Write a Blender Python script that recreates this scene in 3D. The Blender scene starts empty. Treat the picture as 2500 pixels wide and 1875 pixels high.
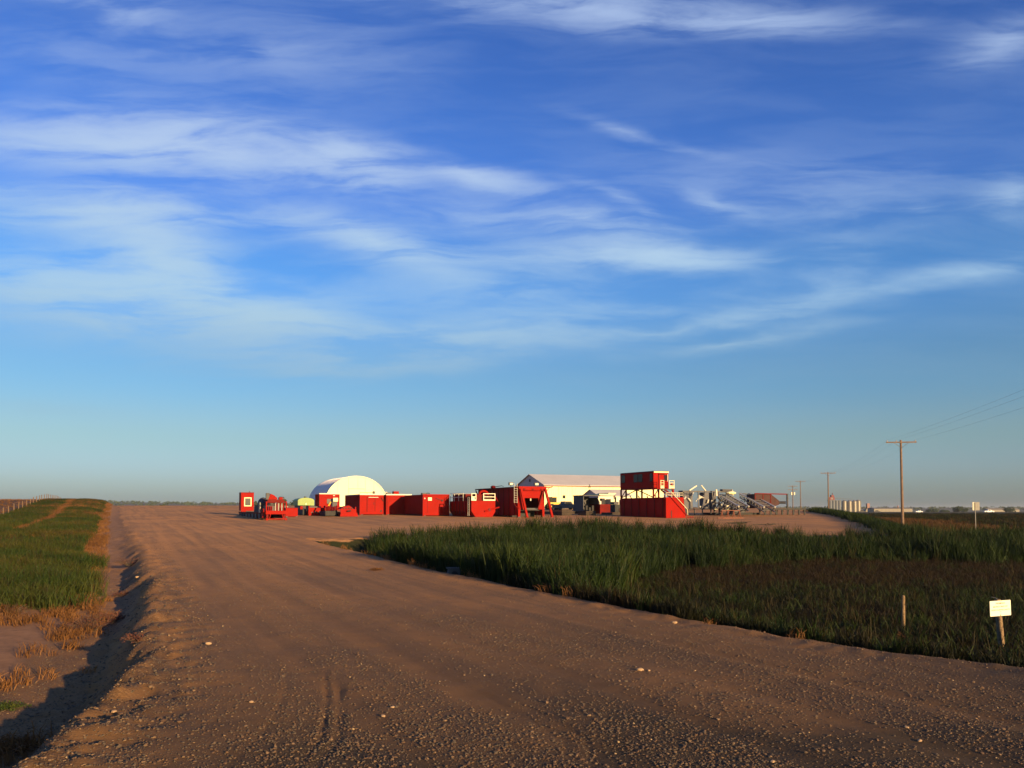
import bpy, math, random
import numpy as np
from mathutils import Vector, Matrix
random.seed(7); RNG = np.random.default_rng(11)
R = math.radians
scene = bpy.context.scene
COL = scene.collection

# ------------------------------------------------------------------ camera
F = 2040.0; EYE = 2.6; HOR = 1247.0
TH = R(2.8); CY = HOR - F * math.tan(TH)      # slight upward tilt; the rest is lens shift (a cropped frame)
cam_d = bpy.data.cameras.new('camera'); cam = bpy.data.objects.new('camera', cam_d); COL.objects.link(cam)
cam_d.sensor_width = 36; cam_d.lens = 36 * F / 2500; cam_d.clip_start = 0.1; cam_d.clip_end = 30000; cam_d.shift_y = (CY - 937.5) / 2500
cam.location = (0, 0, EYE); cam.rotation_euler = (R(90) + TH, 0, 0)
scene.camera = cam

# ------------------------------------------------------------------ light, sky, exposure
SUN_EL = R(10.0); SUN_AZ = R(142.0)          # azimuth clockwise from +Y
sd = Vector((math.sin(SUN_AZ) * math.cos(SUN_EL), math.cos(SUN_AZ) * math.cos(SUN_EL), math.sin(SUN_EL)))
sun_d = bpy.data.lights.new('sun', 'SUN'); sun_d.energy = 5.0; sun_d.angle = R(0.5); sun_d.color = (1.0, 0.68, 0.32)
sun = bpy.data.objects.new('sun', sun_d); COL.objects.link(sun)
sun.rotation_euler = sd.to_track_quat('Z', 'Y').to_euler(); sun.location = sd * 50
vs = scene.view_settings
vs.view_transform = 'Standard'; vs.look = 'None'; vs.exposure = 1.0; vs.gamma = 1.0; vs.use_curve_mapping = False
SKY_STRENGTH = 0.056
scene.cycles.max_bounces = 5; scene.cycles.diffuse_bounces = 3; scene.cycles.glossy_bounces = 2; scene.cycles.transparent_max_bounces = 4

def cs(px, py):      # pixel -> direction
    u = (px - 1250) / F; v = (CY - py) / F
    return Vector((u, math.cos(TH) - v * math.sin(TH), math.sin(TH) + v * math.cos(TH)))

world = bpy.data.worlds.new('World'); scene.world = world; world.use_nodes = True
wn = world.node_tree; wn.nodes.clear()
def N(tree, t, **kw):
    n = tree.nodes.new(t)
    for k, v in kw.items(): setattr(n, k, v)
    return n
def L(tree, a, b): tree.links.new(a, b)
def mth(tree, op, a, b=None, c=None, clamp=False):
    n = tree.nodes.new('ShaderNodeMath'); n.operation = op; n.use_clamp = clamp
    for i, v in enumerate((a, b, c)):
        if v is None: continue
        if isinstance(v, (int, float)): n.inputs[i].default_value = v
        else: tree.links.new(v, n.inputs[i])
    return n.outputs[0]
def ramp(tree, fac, stops, interp='LINEAR'):
    n = tree.nodes.new('ShaderNodeValToRGB'); cr = n.color_ramp; cr.interpolation = interp
    while len(cr.elements) > 1: cr.elements.remove(cr.elements[-1])
    cr.elements[0].position = stops[0][0]; cr.elements[0].color = tuple(stops[0][1]) + (1,)
    for p, c in stops[1:]:
        e = cr.elements.new(p); e.color = tuple(c) + (1,)
    if fac is not None: tree.links.new(fac, n.inputs[0])
    return n.outputs[0]
def mixc(tree, fac, a, b, mode='MIX'):
    n = tree.nodes.new('ShaderNodeMix'); n.data_type = 'RGBA'; n.blend_type = mode
    for s, v in ((n.inputs[0], fac), (n.inputs[6], a), (n.inputs[7], b)):
        if isinstance(v, (int, float)): s.default_value = v
        elif isinstance(v, tuple): s.default_value = v if len(v) == 4 else v + (1,)
        else: tree.links.new(v, s)
    return n.outputs[2]

def build_world():
    t = wn
    out = N(t, 'ShaderNodeOutputWorld'); bg = N(t, 'ShaderNodeBackground'); L(t, bg.outputs[0], out.inputs[0])
    bg.inputs[1].default_value = SKY_STRENGTH
    sky = N(t, 'ShaderNodeTexSky', sky_type='NISHITA'); sky.sun_disc = False
    sky.sun_elevation = SUN_EL; sky.sun_rotation = SUN_AZ; sky.air_density = 1.0; sky.dust_density = 1.0; sky.ozone_density = 1.5
    tc = N(t, 'ShaderNodeTexCoord'); sx = N(t, 'ShaderNodeSeparateXYZ'); L(t, tc.outputs['Generated'], sx.inputs[0])
    el = mth(t, 'ARCSINE', sx.outputs[2])
    ay = mth(t, 'MAXIMUM', mth(t, 'ABSOLUTE', sx.outputs[1]), 0.05)      # cloud sheet seen against the north (and south) horizon
    az = mth(t, 'DIVIDE', sx.outputs[0], ay); ez = mth(t, 'DIVIDE', sx.outputs[2], ay)
    eln = mth(t, 'DIVIDE', el, R(50), clamp=True)
    tint = ramp(t, eln, SKY_TINT, 'EASE')
    base = mixc(t, 1.0, sky.outputs[0], tint, 'MULTIPLY')
    # wispy domain warp
    mp = N(t, 'ShaderNodeMapping'); L(t, tc.outputs['Generated'], mp.inputs[0]); mp.inputs['Scale'].default_value = (3.0, 3.0, 9.0)
    n1 = N(t, 'ShaderNodeTexNoise'); L(t, mp.outputs[0], n1.inputs['Vector']); n1.inputs['Scale'].default_value = 1.6; n1.inputs['Detail'].default_value = 7; n1.inputs['Roughness'].default_value = 0.55
    wv = N(t, 'ShaderNodeVectorMath', operation='MULTIPLY_ADD'); L(t, n1.outputs['Color'], wv.inputs[0]); wv.inputs[1].default_value = (0.085, 0.045, 0); wv.inputs[2].default_value = (-0.0425, -0.0225, 0)
    cb = N(t, 'ShaderNodeCombineXYZ'); L(t, az, cb.inputs[0]); L(t, ez, cb.inputs[1])
    ad = N(t, 'ShaderNodeVectorMath', operation='ADD'); L(t, cb.outputs[0], ad.inputs[0]); L(t, wv.outputs[0], ad.inputs[1])
    acc = None
    for (x, y, a, b, ang, amp) in STREAKS:
        d = cs(x * 1.13, y * 1.13)
        m = N(t, 'ShaderNodeMapping', vector_type='TEXTURE'); L(t, ad.outputs[0], m.inputs[0])
        m.inputs['Location'].default_value = (d.x / d.y, d.z / d.y, 0)
        m.inputs['Rotation'].default_value = (0, 0, R(-ang)); k = 1.13 / F * 1.75
        m.inputs['Scale'].default_value = (a * k, b * k * 1.5, 1)
        g = N(t, 'ShaderNodeTexGradient', gradient_type='QUADRATIC_SPHERE'); L(t, m.outputs[0], g.inputs[0])
        acc = mth(t, 'MULTIPLY', g.outputs[1], amp * 1.4) if acc is None else mth(t, 'MULTIPLY_ADD', g.outputs[1], amp * 1.4, acc)
    # fine streaky texture, also the thin veil that goes on all over the sky
    m2 = N(t, 'ShaderNodeMapping'); L(t, ad.outputs[0], m2.inputs[0]); m2.inputs['Rotation'].default_value = (0, 0, R(-6)); m2.inputs['Scale'].default_value = (2.1, 13.0, 1)
    n2 = N(t, 'ShaderNodeTexNoise'); L(t, m2.outputs[0], n2.inputs['Vector']); n2.inputs['Scale'].default_value = 2.2; n2.inputs['Detail'].default_value = 8; n2.inputs['Roughness'].default_value = 0.58; n2.inputs['Distortion'].default_value = 0.35
    tex = ramp(t, n2.outputs['Fac'], [(0.32, (0, 0, 0)), (0.70, (1, 1, 1))], 'EASE')
    veil = mth(t, 'MULTIPLY', tex, 0.06)
    body = mth(t, 'MULTIPLY', acc, mth(t, 'MULTIPLY_ADD', tex, 1.45, 0.18))
    dens = mth(t, 'ADD', body, veil)
    dens = mth(t, 'MULTIPLY', dens, ramp(t, eln, [(0.0, (0, 0, 0)), (0.10, (0.35,) * 3), (0.25, (1, 1, 1))]))
    dens = mth(t, 'SUBTRACT', 1.0, mth(t, 'EXPONENT', mth(t, 'MULTIPLY', dens, -1.5)), clamp=True)
    ccol = ramp(t, eln, CLOUD_COL)
    fin = mixc(t, dens, base, mixc(t, 1.0, ccol, (CLOUD_GAIN,) * 3, 'MULTIPLY'))
    L(t, fin, bg.inputs[0])
    world.cycles.sampling_method = 'MANUAL'; world.cycles.sample_map_resolution = 512
SKY_TINT = [(0.0, (0.74, 1.0, 1.75)), (0.04, (0.74, 0.98, 1.65)), (0.10, (0.72, 0.94, 1.26)), (0.17, (0.60, 0.94, 1.36)), (0.31, (0.50, 1.02, 1.80)), (0.42, (0.50, 0.92, 1.95)), (0.62, (0.42, 0.80, 1.80)), (1.0, (0.42, 0.78, 1.7))]
CLOUD_COL = [(0.0, (0.30, 0.38, 0.42)), (0.1, (0.32, 0.45, 0.52)), (0.28, (0.42, 0.62, 0.80)), (0.45, (0.46, 0.60, 0.84)), (0.7, (0.42, 0.55, 0.82))]
CLOUD_GAIN = 9.1
STREAKS = [  # x, y, half length, half width, slope, strength (degrees of sky, laid out once)
 (330, 312, 450, 46, 5, 1.0), (760, 345, 130, 36, 5, .9), (420, 255, 260, 40, 3, .3), (1030, 375, 190, 17, 15, .6),
 (230, 452, 380, 34, 3, .85), (810, 525, 210, 28, 20, .75), (1020, 553, 220, 15, 3, .35), (340, 560, 165, 64, 28, .95),
 (430, 640, 160, 42, 35, .75), (280, 662, 450, 50, 6, 1.15), (580, 690, 200, 20, 6, 1.0), (1420, 552, 190, 21, 3, 1.1),
 (1300, 482, 160, 16, 8, .5), (1350, 445, 120, 12, 25, .3), (1000, 735, 540, 32, -5, .5), (1480, 700, 230, 12, -7, .45),
 (1620, 732, 230, 12, -8, .4), (850, 790, 300, 22, -3, .55), (1900, 620, 330, 22, -12, .22), (1790, 610, 110, 45, -50, .22),
 (2110, 590, 160, 18, -10, .3), (1250, 15, 470, 36, 3, .55), (1620, 40, 320, 22, 3, .4), (240, 18, 150, 35, 10, .4),
 (600, 110, 320, 60, 5, .18), (2160, 95, 130, 38, -15, .35), (1540, 437, 75, 13, 15, .5), (1390, 288, 190, 10, 17, .25),
 (2190, 430, 80, 38, 0, .3), (1985, 452, 40, 10, 0, .25), (1100, 640, 520, 60, 0, .2), (80, 882, 160, 14, 3, .25),
 (1750, 420, 420, 60, 5, .2), (1000, 450, 300, 50, 10, .25), (300, 600, 480, 90, 6, .15), (1250, 560, 420, 70, 0, .12), (150, 120, 300, 50, 8, .1)]
build_world()

# ------------------------------------------------------------------ materials
MATS = {}
def mat(name): return MATS[name]
def mkmat(name, col, rough=0.7, var=0.25, scale=1.5, metal=0.0, bump=0.0, bscale=20.0, second=None, sscale=None, s_lo=0.5, s_hi=0.65, transl=None, spec=0.4):
    m = bpy.data.materials.new(name); m.use_nodes = True; t = m.node_tree; b = t.nodes['Principled BSDF']
    tc = N(t, 'ShaderNodeTexCoord')
    n = N(t, 'ShaderNodeTexNoise'); L(t, tc.outputs['Object'], n.inputs['Vector']); n.inputs['Scale'].default_value = scale; n.inputs['Detail'].default_value = 6; n.inputs['Roughness'].default_value = 0.65
    lo = tuple(c * (1 - var) for c in col); hi = tuple(min(1, c * (1 + var)) for c in col)
    c = ramp(t, n.outputs['Fac'], [(0.3, lo), (0.7, hi)])
    if second:
        n2 = N(t, 'ShaderNodeTexNoise'); L(t, tc.outputs['Object'], n2.inputs['Vector']); n2.inputs['Scale'].default_value = sscale or scale * 2; n2.inputs['Detail'].default_value = 8; n2.inputs['Roughness'].default_value = 0.7
        fac = ramp(t, n2.outputs['Fac'], [(s_lo, (0, 0, 0)), (s_hi, (1, 1, 1))]); c = mixc(t, fac, c, second)
    L(t, c, b.inputs['Base Color']); b.inputs['Roughness'].default_value = rough; b.inputs['Metallic'].default_value = metal
    b.inputs['Specular IOR Level'].default_value = spec
    if bump:
        nb = N(t, 'ShaderNodeTexNoise'); L(t, tc.outputs['Object'], nb.inputs['Vector']); nb.inputs['Scale'].default_value = bscale; nb.inputs['Detail'].default_value = 5
        bp = N(t, 'ShaderNodeBump'); bp.inputs['Strength'].default_value = bump; bp.inputs['Distance'].default_value = 0.05; L(t, nb.outputs['Fac'], bp.inputs['Height']); L(t, bp.outputs[0], b.inputs['Normal'])
    MATS[name] = m; return m
mkmat('red_paint', (0.245, 0.0062, 0.0024), 0.6, 0.12, 0.7, second=(0.15, 0.0075, 0.005), sscale=3.0, s_lo=0.60, s_hi=0.75, spec=0.06)
mkmat('dark_red', (0.13, 0.008, 0.006), 0.6, 0.25, 1.0, second=(0.07, 0.009, 0.007), sscale=2.0, spec=0.06)
mkmat('rust_red', (0.042, 0.009, 0.007), 0.75, 0.3, 0.8, second=(0.03, 0.009, 0.007), sscale=2.0)
mkmat('white_paint', (0.62, 0.57, 0.42), 0.5, 0.06, 0.5)
mkmat('cream_panel', (0.70, 0.66, 0.37), 0.55, 0.05, 0.25, second=(0.60, 0.50, 0.25), sscale=0.6, s_lo=0.55, s_hi=0.8)
mkmat('shop_roof', (0.46, 0.42, 0.38), 0.5, 0.08, 0.3)
mkmat('gable_grey', (0.30, 0.31, 0.34), 0.6, 0.08, 0.4)
mkmat('arch_fabric', (0.72, 0.68, 0.38), 0.55, 0.03, 0.3)
mkmat('arch_roof', (0.60, 0.54, 0.50), 0.5, 0.06, 0.3)
mkmat('trim_red', (0.12, 0.022, 0.018), 0.5, 0.1)
mkmat('galvanised', (0.075, 0.072, 0.078), 0.5, 0.3, 1.5, metal=0.1)
mkmat('pale_steel', (0.40, 0.37, 0.30), 0.45, 0.2, 2.0, metal=0.1)
mkmat('dark_steel', (0.045, 0.042, 0.045), 0.6, 0.3, 2.0)
mkmat('black', (0.015, 0.014, 0.014), 0.7, 0.3, 2.0)
mkmat('glass', (0.012, 0.013, 0.015), 0.2, 0.2, 2.0, spec=0.25)
mkmat('green_tank', (0.17, 0.25, 0.05), 0.5, 0.12, 1.0)
mkmat('yellow_paint', (0.65, 0.36, 0.03), 0.5, 0.15)
mkmat('orange_steel', (0.17, 0.05, 0.022), 0.6, 0.2)
mkmat('mat_wood', (0.040, 0.028, 0.019), 0.85, 0.3, 1.5)
mkmat('pole_wood', (0.15, 0.095, 0.062), 0.85, 0.3, 3.0, bump=0.3)
mkmat('post_wood', (0.20, 0.13, 0.065), 0.9, 0.35, 6.0, bump=0.6, bscale=30, second=(0.05, 0.028, 0.015), sscale=9.0)
mkmat('fence_wood', (0.14, 0.085, 0.045), 0.9, 0.3, 6.0)
mkmat('porcelain', (0.25, 0.2, 0.18), 0.3, 0.1)
mkmat('wire', (0.10, 0.11, 0.13), 0.5, 0.1, metal=0.4)
mkmat('concrete', (0.06, 0.062, 0.062), 0.85, 0.15, 3.0)
mkmat('silo_steel', (0.20, 0.18, 0.14), 0.45, 0.06, 0.2, metal=0.2)
mkmat('silo_grey', (0.06, 0.07, 0.085), 0.5, 0.06, 0.2)
mkmat('far_white', (0.15, 0.13, 0.10), 0.6, 0.05, 0.1)
mkmat('sign_face', (0.72, 0.69, 0.54), 0.5, 0.04, 2.0)
mkmat('sign_red', (0.50, 0.10, 0.05), 0.6, 0.05)
mkmat('car_white', (0.75, 0.75, 0.75), 0.3, 0.03)
mkmat('rubber', (0.02, 0.02, 0.02), 0.8, 0.1)
mkmat('bark', (0.09, 0.065, 0.045), 0.9, 0.3, 4.0)
mkmat('tree_leaf', (0.030, 0.045, 0.014), 0.75, 0.5, 0.6)
mkmat('stone', (0.30, 0.22, 0.16), 0.85, 0.35, 9.0)
mkmat('hill_soil', (0.055, 0.060, 0.034), 0.95, 0.3, 0.004, second=(0.075, 0.062, 0.036), sscale=0.01)

def leafmat(name, cols, scale=0.25, rough=0.65, trans=0.25, detail=3):
    """blade / leaf material: colour varies from plant to plant by place"""
    m = bpy.data.materials.new(name); m.use_nodes = True; t = m.node_tree; b = t.nodes['Principled BSDF']
    g = N(t, 'ShaderNodeNewGeometry'); n = N(t, 'ShaderNodeTexNoise'); L(t, g.outputs['Position'], n.inputs['Vector']); n.inputs['Scale'].default_value = scale; n.inputs['Detail'].default_value = detail
    n2 = N(t, 'ShaderNodeTexNoise'); L(t, g.outputs['Position'], n2.inputs['Vector']); n2.inputs['Scale'].default_value = 7.0
    f = mth(t, 'ADD', mth(t, 'MULTIPLY', n.outputs['Fac'], 0.7), mth(t, 'MULTIPLY', n2.outputs['Fac'], 0.3))
    st = [(0.32 + 0.36 * i / (len(cols) - 1), c) for i, c in enumerate(cols)]
    c = ramp(t, f, st)
    L(t, c, b.inputs['Base Color']); b.inputs['Roughness'].default_value = rough; b.inputs['Specular IOR Level'].default_value = 0.2
    tr = N(t, 'ShaderNodeBsdfTranslucent'); L(t, c, tr.inputs[0]); mx = N(t, 'ShaderNodeMixShader'); mx.inputs[0].default_value = trans
    L(t, b.outputs[0], mx.inputs[1]); L(t, tr.outputs[0], mx.inputs[2]); L(t, mx.outputs[0], t.nodes['Material Output'].inputs[0])
    MATS[name] = m; return m
leafmat('reed_blade', [(0.007, 0.016, 0.002), (0.015, 0.029, 0.003), (0.034, 0.046, 0.006)], 0.15)
leafmat('low_grass', [(0.007, 0.011, 0.0015), (0.012, 0.011, 0.002), (0.020, 0.009, 0.003)], 0.12)
leafmat('verge_grass', [(0.012, 0.028, 0.003), (0.023, 0.045, 0.005), (0.055, 0.060, 0.008), (0.11, 0.058, 0.013)], 0.13)
leafmat('dry_grass', [(0.10, 0.045, 0.014), (0.17, 0.075, 0.022), (0.24, 0.11, 0.034)], 0.2)
leafmat('field_grass', [(0.060, 0.030, 0.009), (0.090, 0.042, 0.012), (0.055, 0.042, 0.010)], 0.08)
leafmat('straw', [(0.022, 0.018, 0.005), (0.040, 0.030, 0.008), (0.065, 0.045, 0.014)], 0.5)
leafmat('brown_blade', [(0.015, 0.012, 0.002), (0.025, 0.014, 0.004), (0.020, 0.016, 0.003)], 0.35)
leafmat('weed_red', [(0.085, 0.030, 0.020), (0.14, 0.05, 0.03), (0.10, 0.05, 0.022)], 0.8)

# ------------------------------------------------------------------ mesh helpers
class MB:
    def __init__(s): s.v = []; s.f = []
    def add(s, vs, fs):
        o = len(s.v); s.v.extend([tuple(v) for v in vs]); s.f.extend([tuple(i + o for i in f) for f in fs]); return s
    def box(s, x0, x1, y0, y1, z0, z1):
        return s.add([(x0,y0,z0),(x1,y0,z0),(x1,y1,z0),(x0,y1,z0),(x0,y0,z1),(x1,y0,z1),(x1,y1,z1),(x0,y1,z1)],
                     [(0,3,2,1),(4,5,6,7),(0,1,5,4),(1,2,6,5),(2,3,7,6),(3,0,4,7)])
    def tube(s, p0, p1, r0, r1=None, n=8):
        r1 = r0 if r1 is None else r1; p0 = Vector(p0); p1 = Vector(p1); d = (p1 - p0).normalized()
        a = d.orthogonal().normalized(); b = d.cross(a); vs = []
        for p, r in ((p0, r0), (p1, r1)):
            for i in range(n):
                w = 2 * math.pi * i / n; vs.append(p + (a * math.cos(w) + b * math.sin(w)) * r)
        fs = [(i, (i + 1) % n, n + (i + 1) % n, n + i) for i in range(n)] + [tuple(range(n - 1, -1, -1)), tuple(range(n, 2 * n))]
        return s.add(vs, fs)
    def path(s, pts, r, n=6):
        for a, b in zip(pts[:-1], pts[1:]): s.tube(a, b, r, n=n)
        return s
    def beam(s, p0, p1, w, h=None):
        h = h or w; p0 = Vector(p0); p1 = Vector(p1); d = (p1 - p0).normalized()
        up = Vector((0, 0, 1)) if abs(d.z) < 0.95 else Vector((0, 1, 0))
        a = d.cross(up).normalized() * w / 2; b = a.cross(d).normalized() * h / 2
        vs = [p + sa * a + sb * b for p in (p0, p1) for sa, sb in ((-1,-1),(1,-1),(1,1),(-1,1))]
        return s.add(vs, [(0,1,2,3),(7,6,5,4),(0,4,5,1),(1,5,6,2),(2,6,7,3),(3,7,4,0)])
    def prism(s, poly, axis, a0, a1):
        """poly of 2-d points extruded along axis ('x': (y,z), 'y': (x,z), 'z': (x,y))"""
        n = len(poly)
        def P(q, a): return {'x': (a, q[0], q[1]), 'y': (q[0], a, q[1]), 'z': (q[0], q[1], a)}[axis]
        vs = [P(q, a0) for q in poly] + [P(q, a1) for q in poly]
        return s.add(vs, [tuple(range(n)), tuple(range(2 * n - 1, n - 1, -1))] + [(i, n + i, n + (i + 1) % n, (i + 1) % n) for i in range(n)])
    def corrug(s, axis, c, a0, a1, z0, z1, depth=0.06, pitch=0.45):
        """corrugated sheet standing in the plane axis=c, ribs proud towards the negative side, with thickness"""
        k = max(2, int((a1 - a0) / pitch)); p = (a1 - a0) / k; pts = []
        for i in range(k):
            b = a0 + i * p
            pts += [(b, c), (b + p * .35, c), (b + p * .5, c - depth), (b + p * .85, c - depth)]
        pts.append((a1, c)); back = [(q[0], c + 0.05) for q in reversed(pts)]
        vs = []; n = len(pts)
        for z in (z0, z1):
            for q in pts + back: vs.append((q[1], q[0], z) if axis == 'x' else (q[0], q[1], z))
        m = 2 * n; fs = [(i, (i + 1) % m, m + (i + 1) % m, m + i) for i in range(m)]
        for i in range(n - 1): fs.append((m + i, m + i + 1, m + m - 2 - i, m + m - 1 - i))
        return s.add(vs, fs)
    def ellipsoid(s, c, r, nu=12, nv=8):
        vs = []; fs = []
        for j in range(nv + 1):
            ph = math.pi * j / nv
            for i in range(nu):
                th = 2 * math.pi * i / nu
                vs.append((c[0] + r[0]*math.sin(ph)*math.cos(th), c[1] + r[1]*math.sin(ph)*math.sin(th), c[2] + r[2]*math.cos(ph)))
        for j in range(nv):
            for i in range(nu): fs.append((j*nu+i, (j+1)*nu+i, (j+1)*nu+(i+1)%nu, j*nu+(i+1)%nu))
        return s.add(vs, fs)
    def mesh(s, name, m, smooth=False):
        me = bpy.data.meshes.new(name); me.from_pydata([tuple(v) for v in s.v], [], s.f)
        import bmesh
        bm = bmesh.new(); bm.from_mesh(me); bmesh.ops.recalc_face_normals(bm, faces=bm.faces); bm.to_mesh(me); bm.free()
        if m: me.materials.append(MATS[m])
        if smooth:
            for p in me.polygons: p.use_smooth = True
        return me
    def build(s, name, m, parent=None, smooth=False, loc=None, rotz=0):
        o = bpy.data.objects.new(name, s.mesh(name, m, smooth)); COL.objects.link(o)
        if parent: o.parent = parent
        if loc is not None: o.location = loc
        o.rotation_euler.z = rotz
        return o
def B(*a): return MB().box(*a)
def tag(o, label, cat, group=None):
    o['label'] = label; o['category'] = cat
    if group: o['group'] = group
    return o
def thing(name, label, cat, loc, rotz=0, group=None):
    o = bpy.data.objects.new(name, None); COL.objects.link(o); o.empty_display_size = 0.3
    o.location = loc; o.rotation_euler = (0, 0, rotz); return tag(o, label, cat, group)
def struct(o): o['kind'] = 'structure'; return o
def stuff(o): o['kind'] = 'stuff'; return o
def copy_tree(o, parent=None):
    c = o.copy(); COL.objects.link(c); c.parent = parent
    for ch in list(o.children): copy_tree(ch, c)
    return c

# ------------------------------------------------------------------ terrain
AX = R(25.5); nx, ny = math.cos(AX), math.sin(AX)      # across the road (to the right); along = (-ny, nx)
def ss(a, b, x): q = np.clip((x - a) / (b - a), 0, 1); return q * q * (3 - 2 * q)
def table(pts, w=12):
    X = np.arange(-100, 9001.0); Z = np.interp(X, [p[0] for p in pts], [p[1] for p in pts])
    k = np.hanning(2 * w + 3)[1:-1]; k /= k.sum(); Zs = np.convolve(np.pad(Z, w, mode='edge'), k, 'valid')
    return lambda y: np.interp(y, X, Zs)
TY = table([(-100,0),(30,0),(45,.2),(57,.47),(70,.8),(90,1.26),(105,1.62),(121,2.0),(200,3.3),(240,3.5),(330,2.0),(520,0),(9000,0)])
TL = table([(-100,0),(118,0),(200,.58),(245,.45),(330,0),(9000,0)])                      # extra rise on the left half
TV = table([(-100,0),(70,0),(105,.1),(165,1.55),(190,1.2),(280,0),(9000,0)])             # verge hump left of the road
TR = table([(-100,-.9),(15,-.95),(48,-1.2),(60,-.9),(76,-.1),(95,.74),(194,1.65),(280,1.9),(600,1.2),(1500,.9),(9000,.4)])
TF = table([(-100,140),(-30,64),(-12.5,61),(-5,67),(5,76),(15,73),(24,66),(30,62),(36,62),(60,70),(9000,70)], 3)   # yard front edge by x
TX = table([(-100,22),(55,24),(62,29),(90,38),(120,46.5),(200,66),(300,80),(9000,80)], 4)                        # yard right edge by y
_P = RNG.random((256, 256))
def vnoise(x, y):
    xi = np.floor(x).astype(int); yi = np.floor(y).astype(int); fx = x - xi; fy = y - yi
    fx = fx * fx * (3 - 2 * fx); fy = fy * fy * (3 - 2 * fy); g = lambda a, b: _P[a % 256, b % 256]
    return (g(xi, yi) * (1-fx) * (1-fy) + g(xi+1, yi) * fx * (1-fy) + g(xi, yi+1) * (1-fx) * fy + g(xi+1, yi+1) * fx * fy) - 0.5
def regions(x, y):
    t = nx * x + ny * y; s = -ny * x + nx * y
    wob = 0.35 * vnoise(s * .35, t * .1 + 7) + 0.5 * vnoise(s * .11 + 3, t * .05)
    tl = 1.55 - 2.4 * np.exp(-(np.maximum(s, 2) - 9.7) / 6.0) + wob * .8
    tl = np.maximum(tl, -9.0)
    tr = 12.2 + np.minimum(1.2 * np.exp(-(np.maximum(s, -8) - 9.3) / 2.5), 40) + wob * .6
    outr = t - tr                                            # > 0 beyond the road's right edge
    outy = np.maximum(TF(x) - y, x - TX(y)) + wob            # > 0 outside the yard
    far = ss(240, 300, y)
    out = np.where(y > 45, np.minimum(outr, outy), outr)
    outl = tl - t                                            # > 0 beyond the road's left edge
    return t, s, out, outl, far
TRK_Y = [9.7, 10.66, 11.84, 13.65]; TRACKS = (([-2.185, -2.35, -2.58, -3.02], .035, .03), ([-2.02, -2.18, -2.435, -2.86], .03, .03), ([-1.96, -2.12, -2.375, -2.80], .03, .025), ([-2.9, -3.0, -3.2, -3.6], .04, .012), ([.6, .2, -.3, -1.2], .05, .014), ([.85, .45, -.05, -.95], .05, .014))
def lanes(t, s):
    u = t + .5 * np.sin(s * .045 + .6) + .25 * vnoise(s * .12, t * .02)
    return sum(np.exp(-((u - c) / w) ** 2) for c, w in ((3.3, .28), (5.1, .30), (6.9, .22), (8.6, .26), (10.4, .2)))
def G(x, y, micro=True):
    x = np.asarray(x, float); y = np.asarray(y, float)
    t, s, out, outl, far = regions(x, y)
    left = ss(-20, -60, x)
    zy = TY(y) + TL(y) * left
    zr = TR(y)
    w = ss(0, 3.6, out) * (1 - .0 * far)
    z = zy * (1 - w) + zr * w
    # beyond the yard both meet
    z = z * (1 - far) + (TY(y) * (1 - ss(0, 60, x)) + TR(y) * ss(0, 60, x)) * far
    wl = ss(0, 1.15, outl); near = 1 - ss(28, 75, y) * .8
    z = z - 0.84 * wl * near + 0.30 * ss(2.0, 7.0, outl) * wl + TV(y) * ss(0.3, 4.5, outl)
    if micro:
        r = np.hypot(x, y); a = 1 - ss(60, 200, r)
        z = z + a * (0.022 * vnoise(x * .8, y * .8) + 0.012 * vnoise(x * 2.7 + 9, y * 2.7))
        rough_edge = np.exp(-((outl - .3) / 1.1) ** 2) + 0.28 * np.exp(-(out / 0.8) ** 2)
        z = z + a * rough_edge * (0.13 * vnoise(x * .9 + 31, y * .9) + 0.22 * vnoise(x * 2.3, y * 2.3 + 5) + 0.11 * vnoise(x * 6.1, y * 6.1))
        # wheel ruts along the road and a low windrow
        z = z + a * (1 - np.clip(w + wl, 0, 1)) * (0.03 * vnoise(t * 1.6, s * .06) - 0.03 * lanes(t, s))
        # tyre tracks left by a turning vehicle
        for tx, wd, dp in TRACKS: z = z - .85 * dp * np.exp(-((x - np.interp(y, TRK_Y, tx)) / wd) ** 2) * ss(7.5, 9.6, y) * (1 - ss(11.5, 15.5, y)) * (.75 + vnoise(x * 3, y * 1.3))
    far2 = ss(700, 2500, np.hypot(x, y))
    return z + far2 * 3.0 * vnoise(x * .0011, y * .0011)
def gz(x, y): return float(G(np.array([x]), np.array([y]))[0])
KX = math.cos(TH) / F
def gp(px, Y, py=HOR):
    """point on the ground at depth Y in the picture's column px"""
    d = cs(px, py); x = d.x / d.y * Y
    return Vector((x, Y, gz(x, Y)))
def hit(px, py):
    d = cs(px, py); d = d / d.y; Y = np.geomspace(4, 4000, 6000); zz = EYE + d.z * Y; g = G(d.x * Y, Y)
    i = np.argmax(zz < g); Yh = Y[i] if zz[i] < g[i] else 4000.0
    return Vector((d.x * Yh, Yh, gz(d.x * Yh, Yh)))
def Wd(p, px):   # width across the road axis from corner p to column px
    k = (px - 1250) * KX; return (k * p.y - p.x) / (nx - ny * k)
def Dp(p, px):   # depth along the road axis from corner p back to column px
    k = (px - 1250) * KX; return (p.x - k * p.y) / (ny + nx * k)
def Ht(p, py): return EYE - (py - HOR) * math.cos(TH) * p.y / F - p.z       # height of a point above p seen at row py

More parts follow.
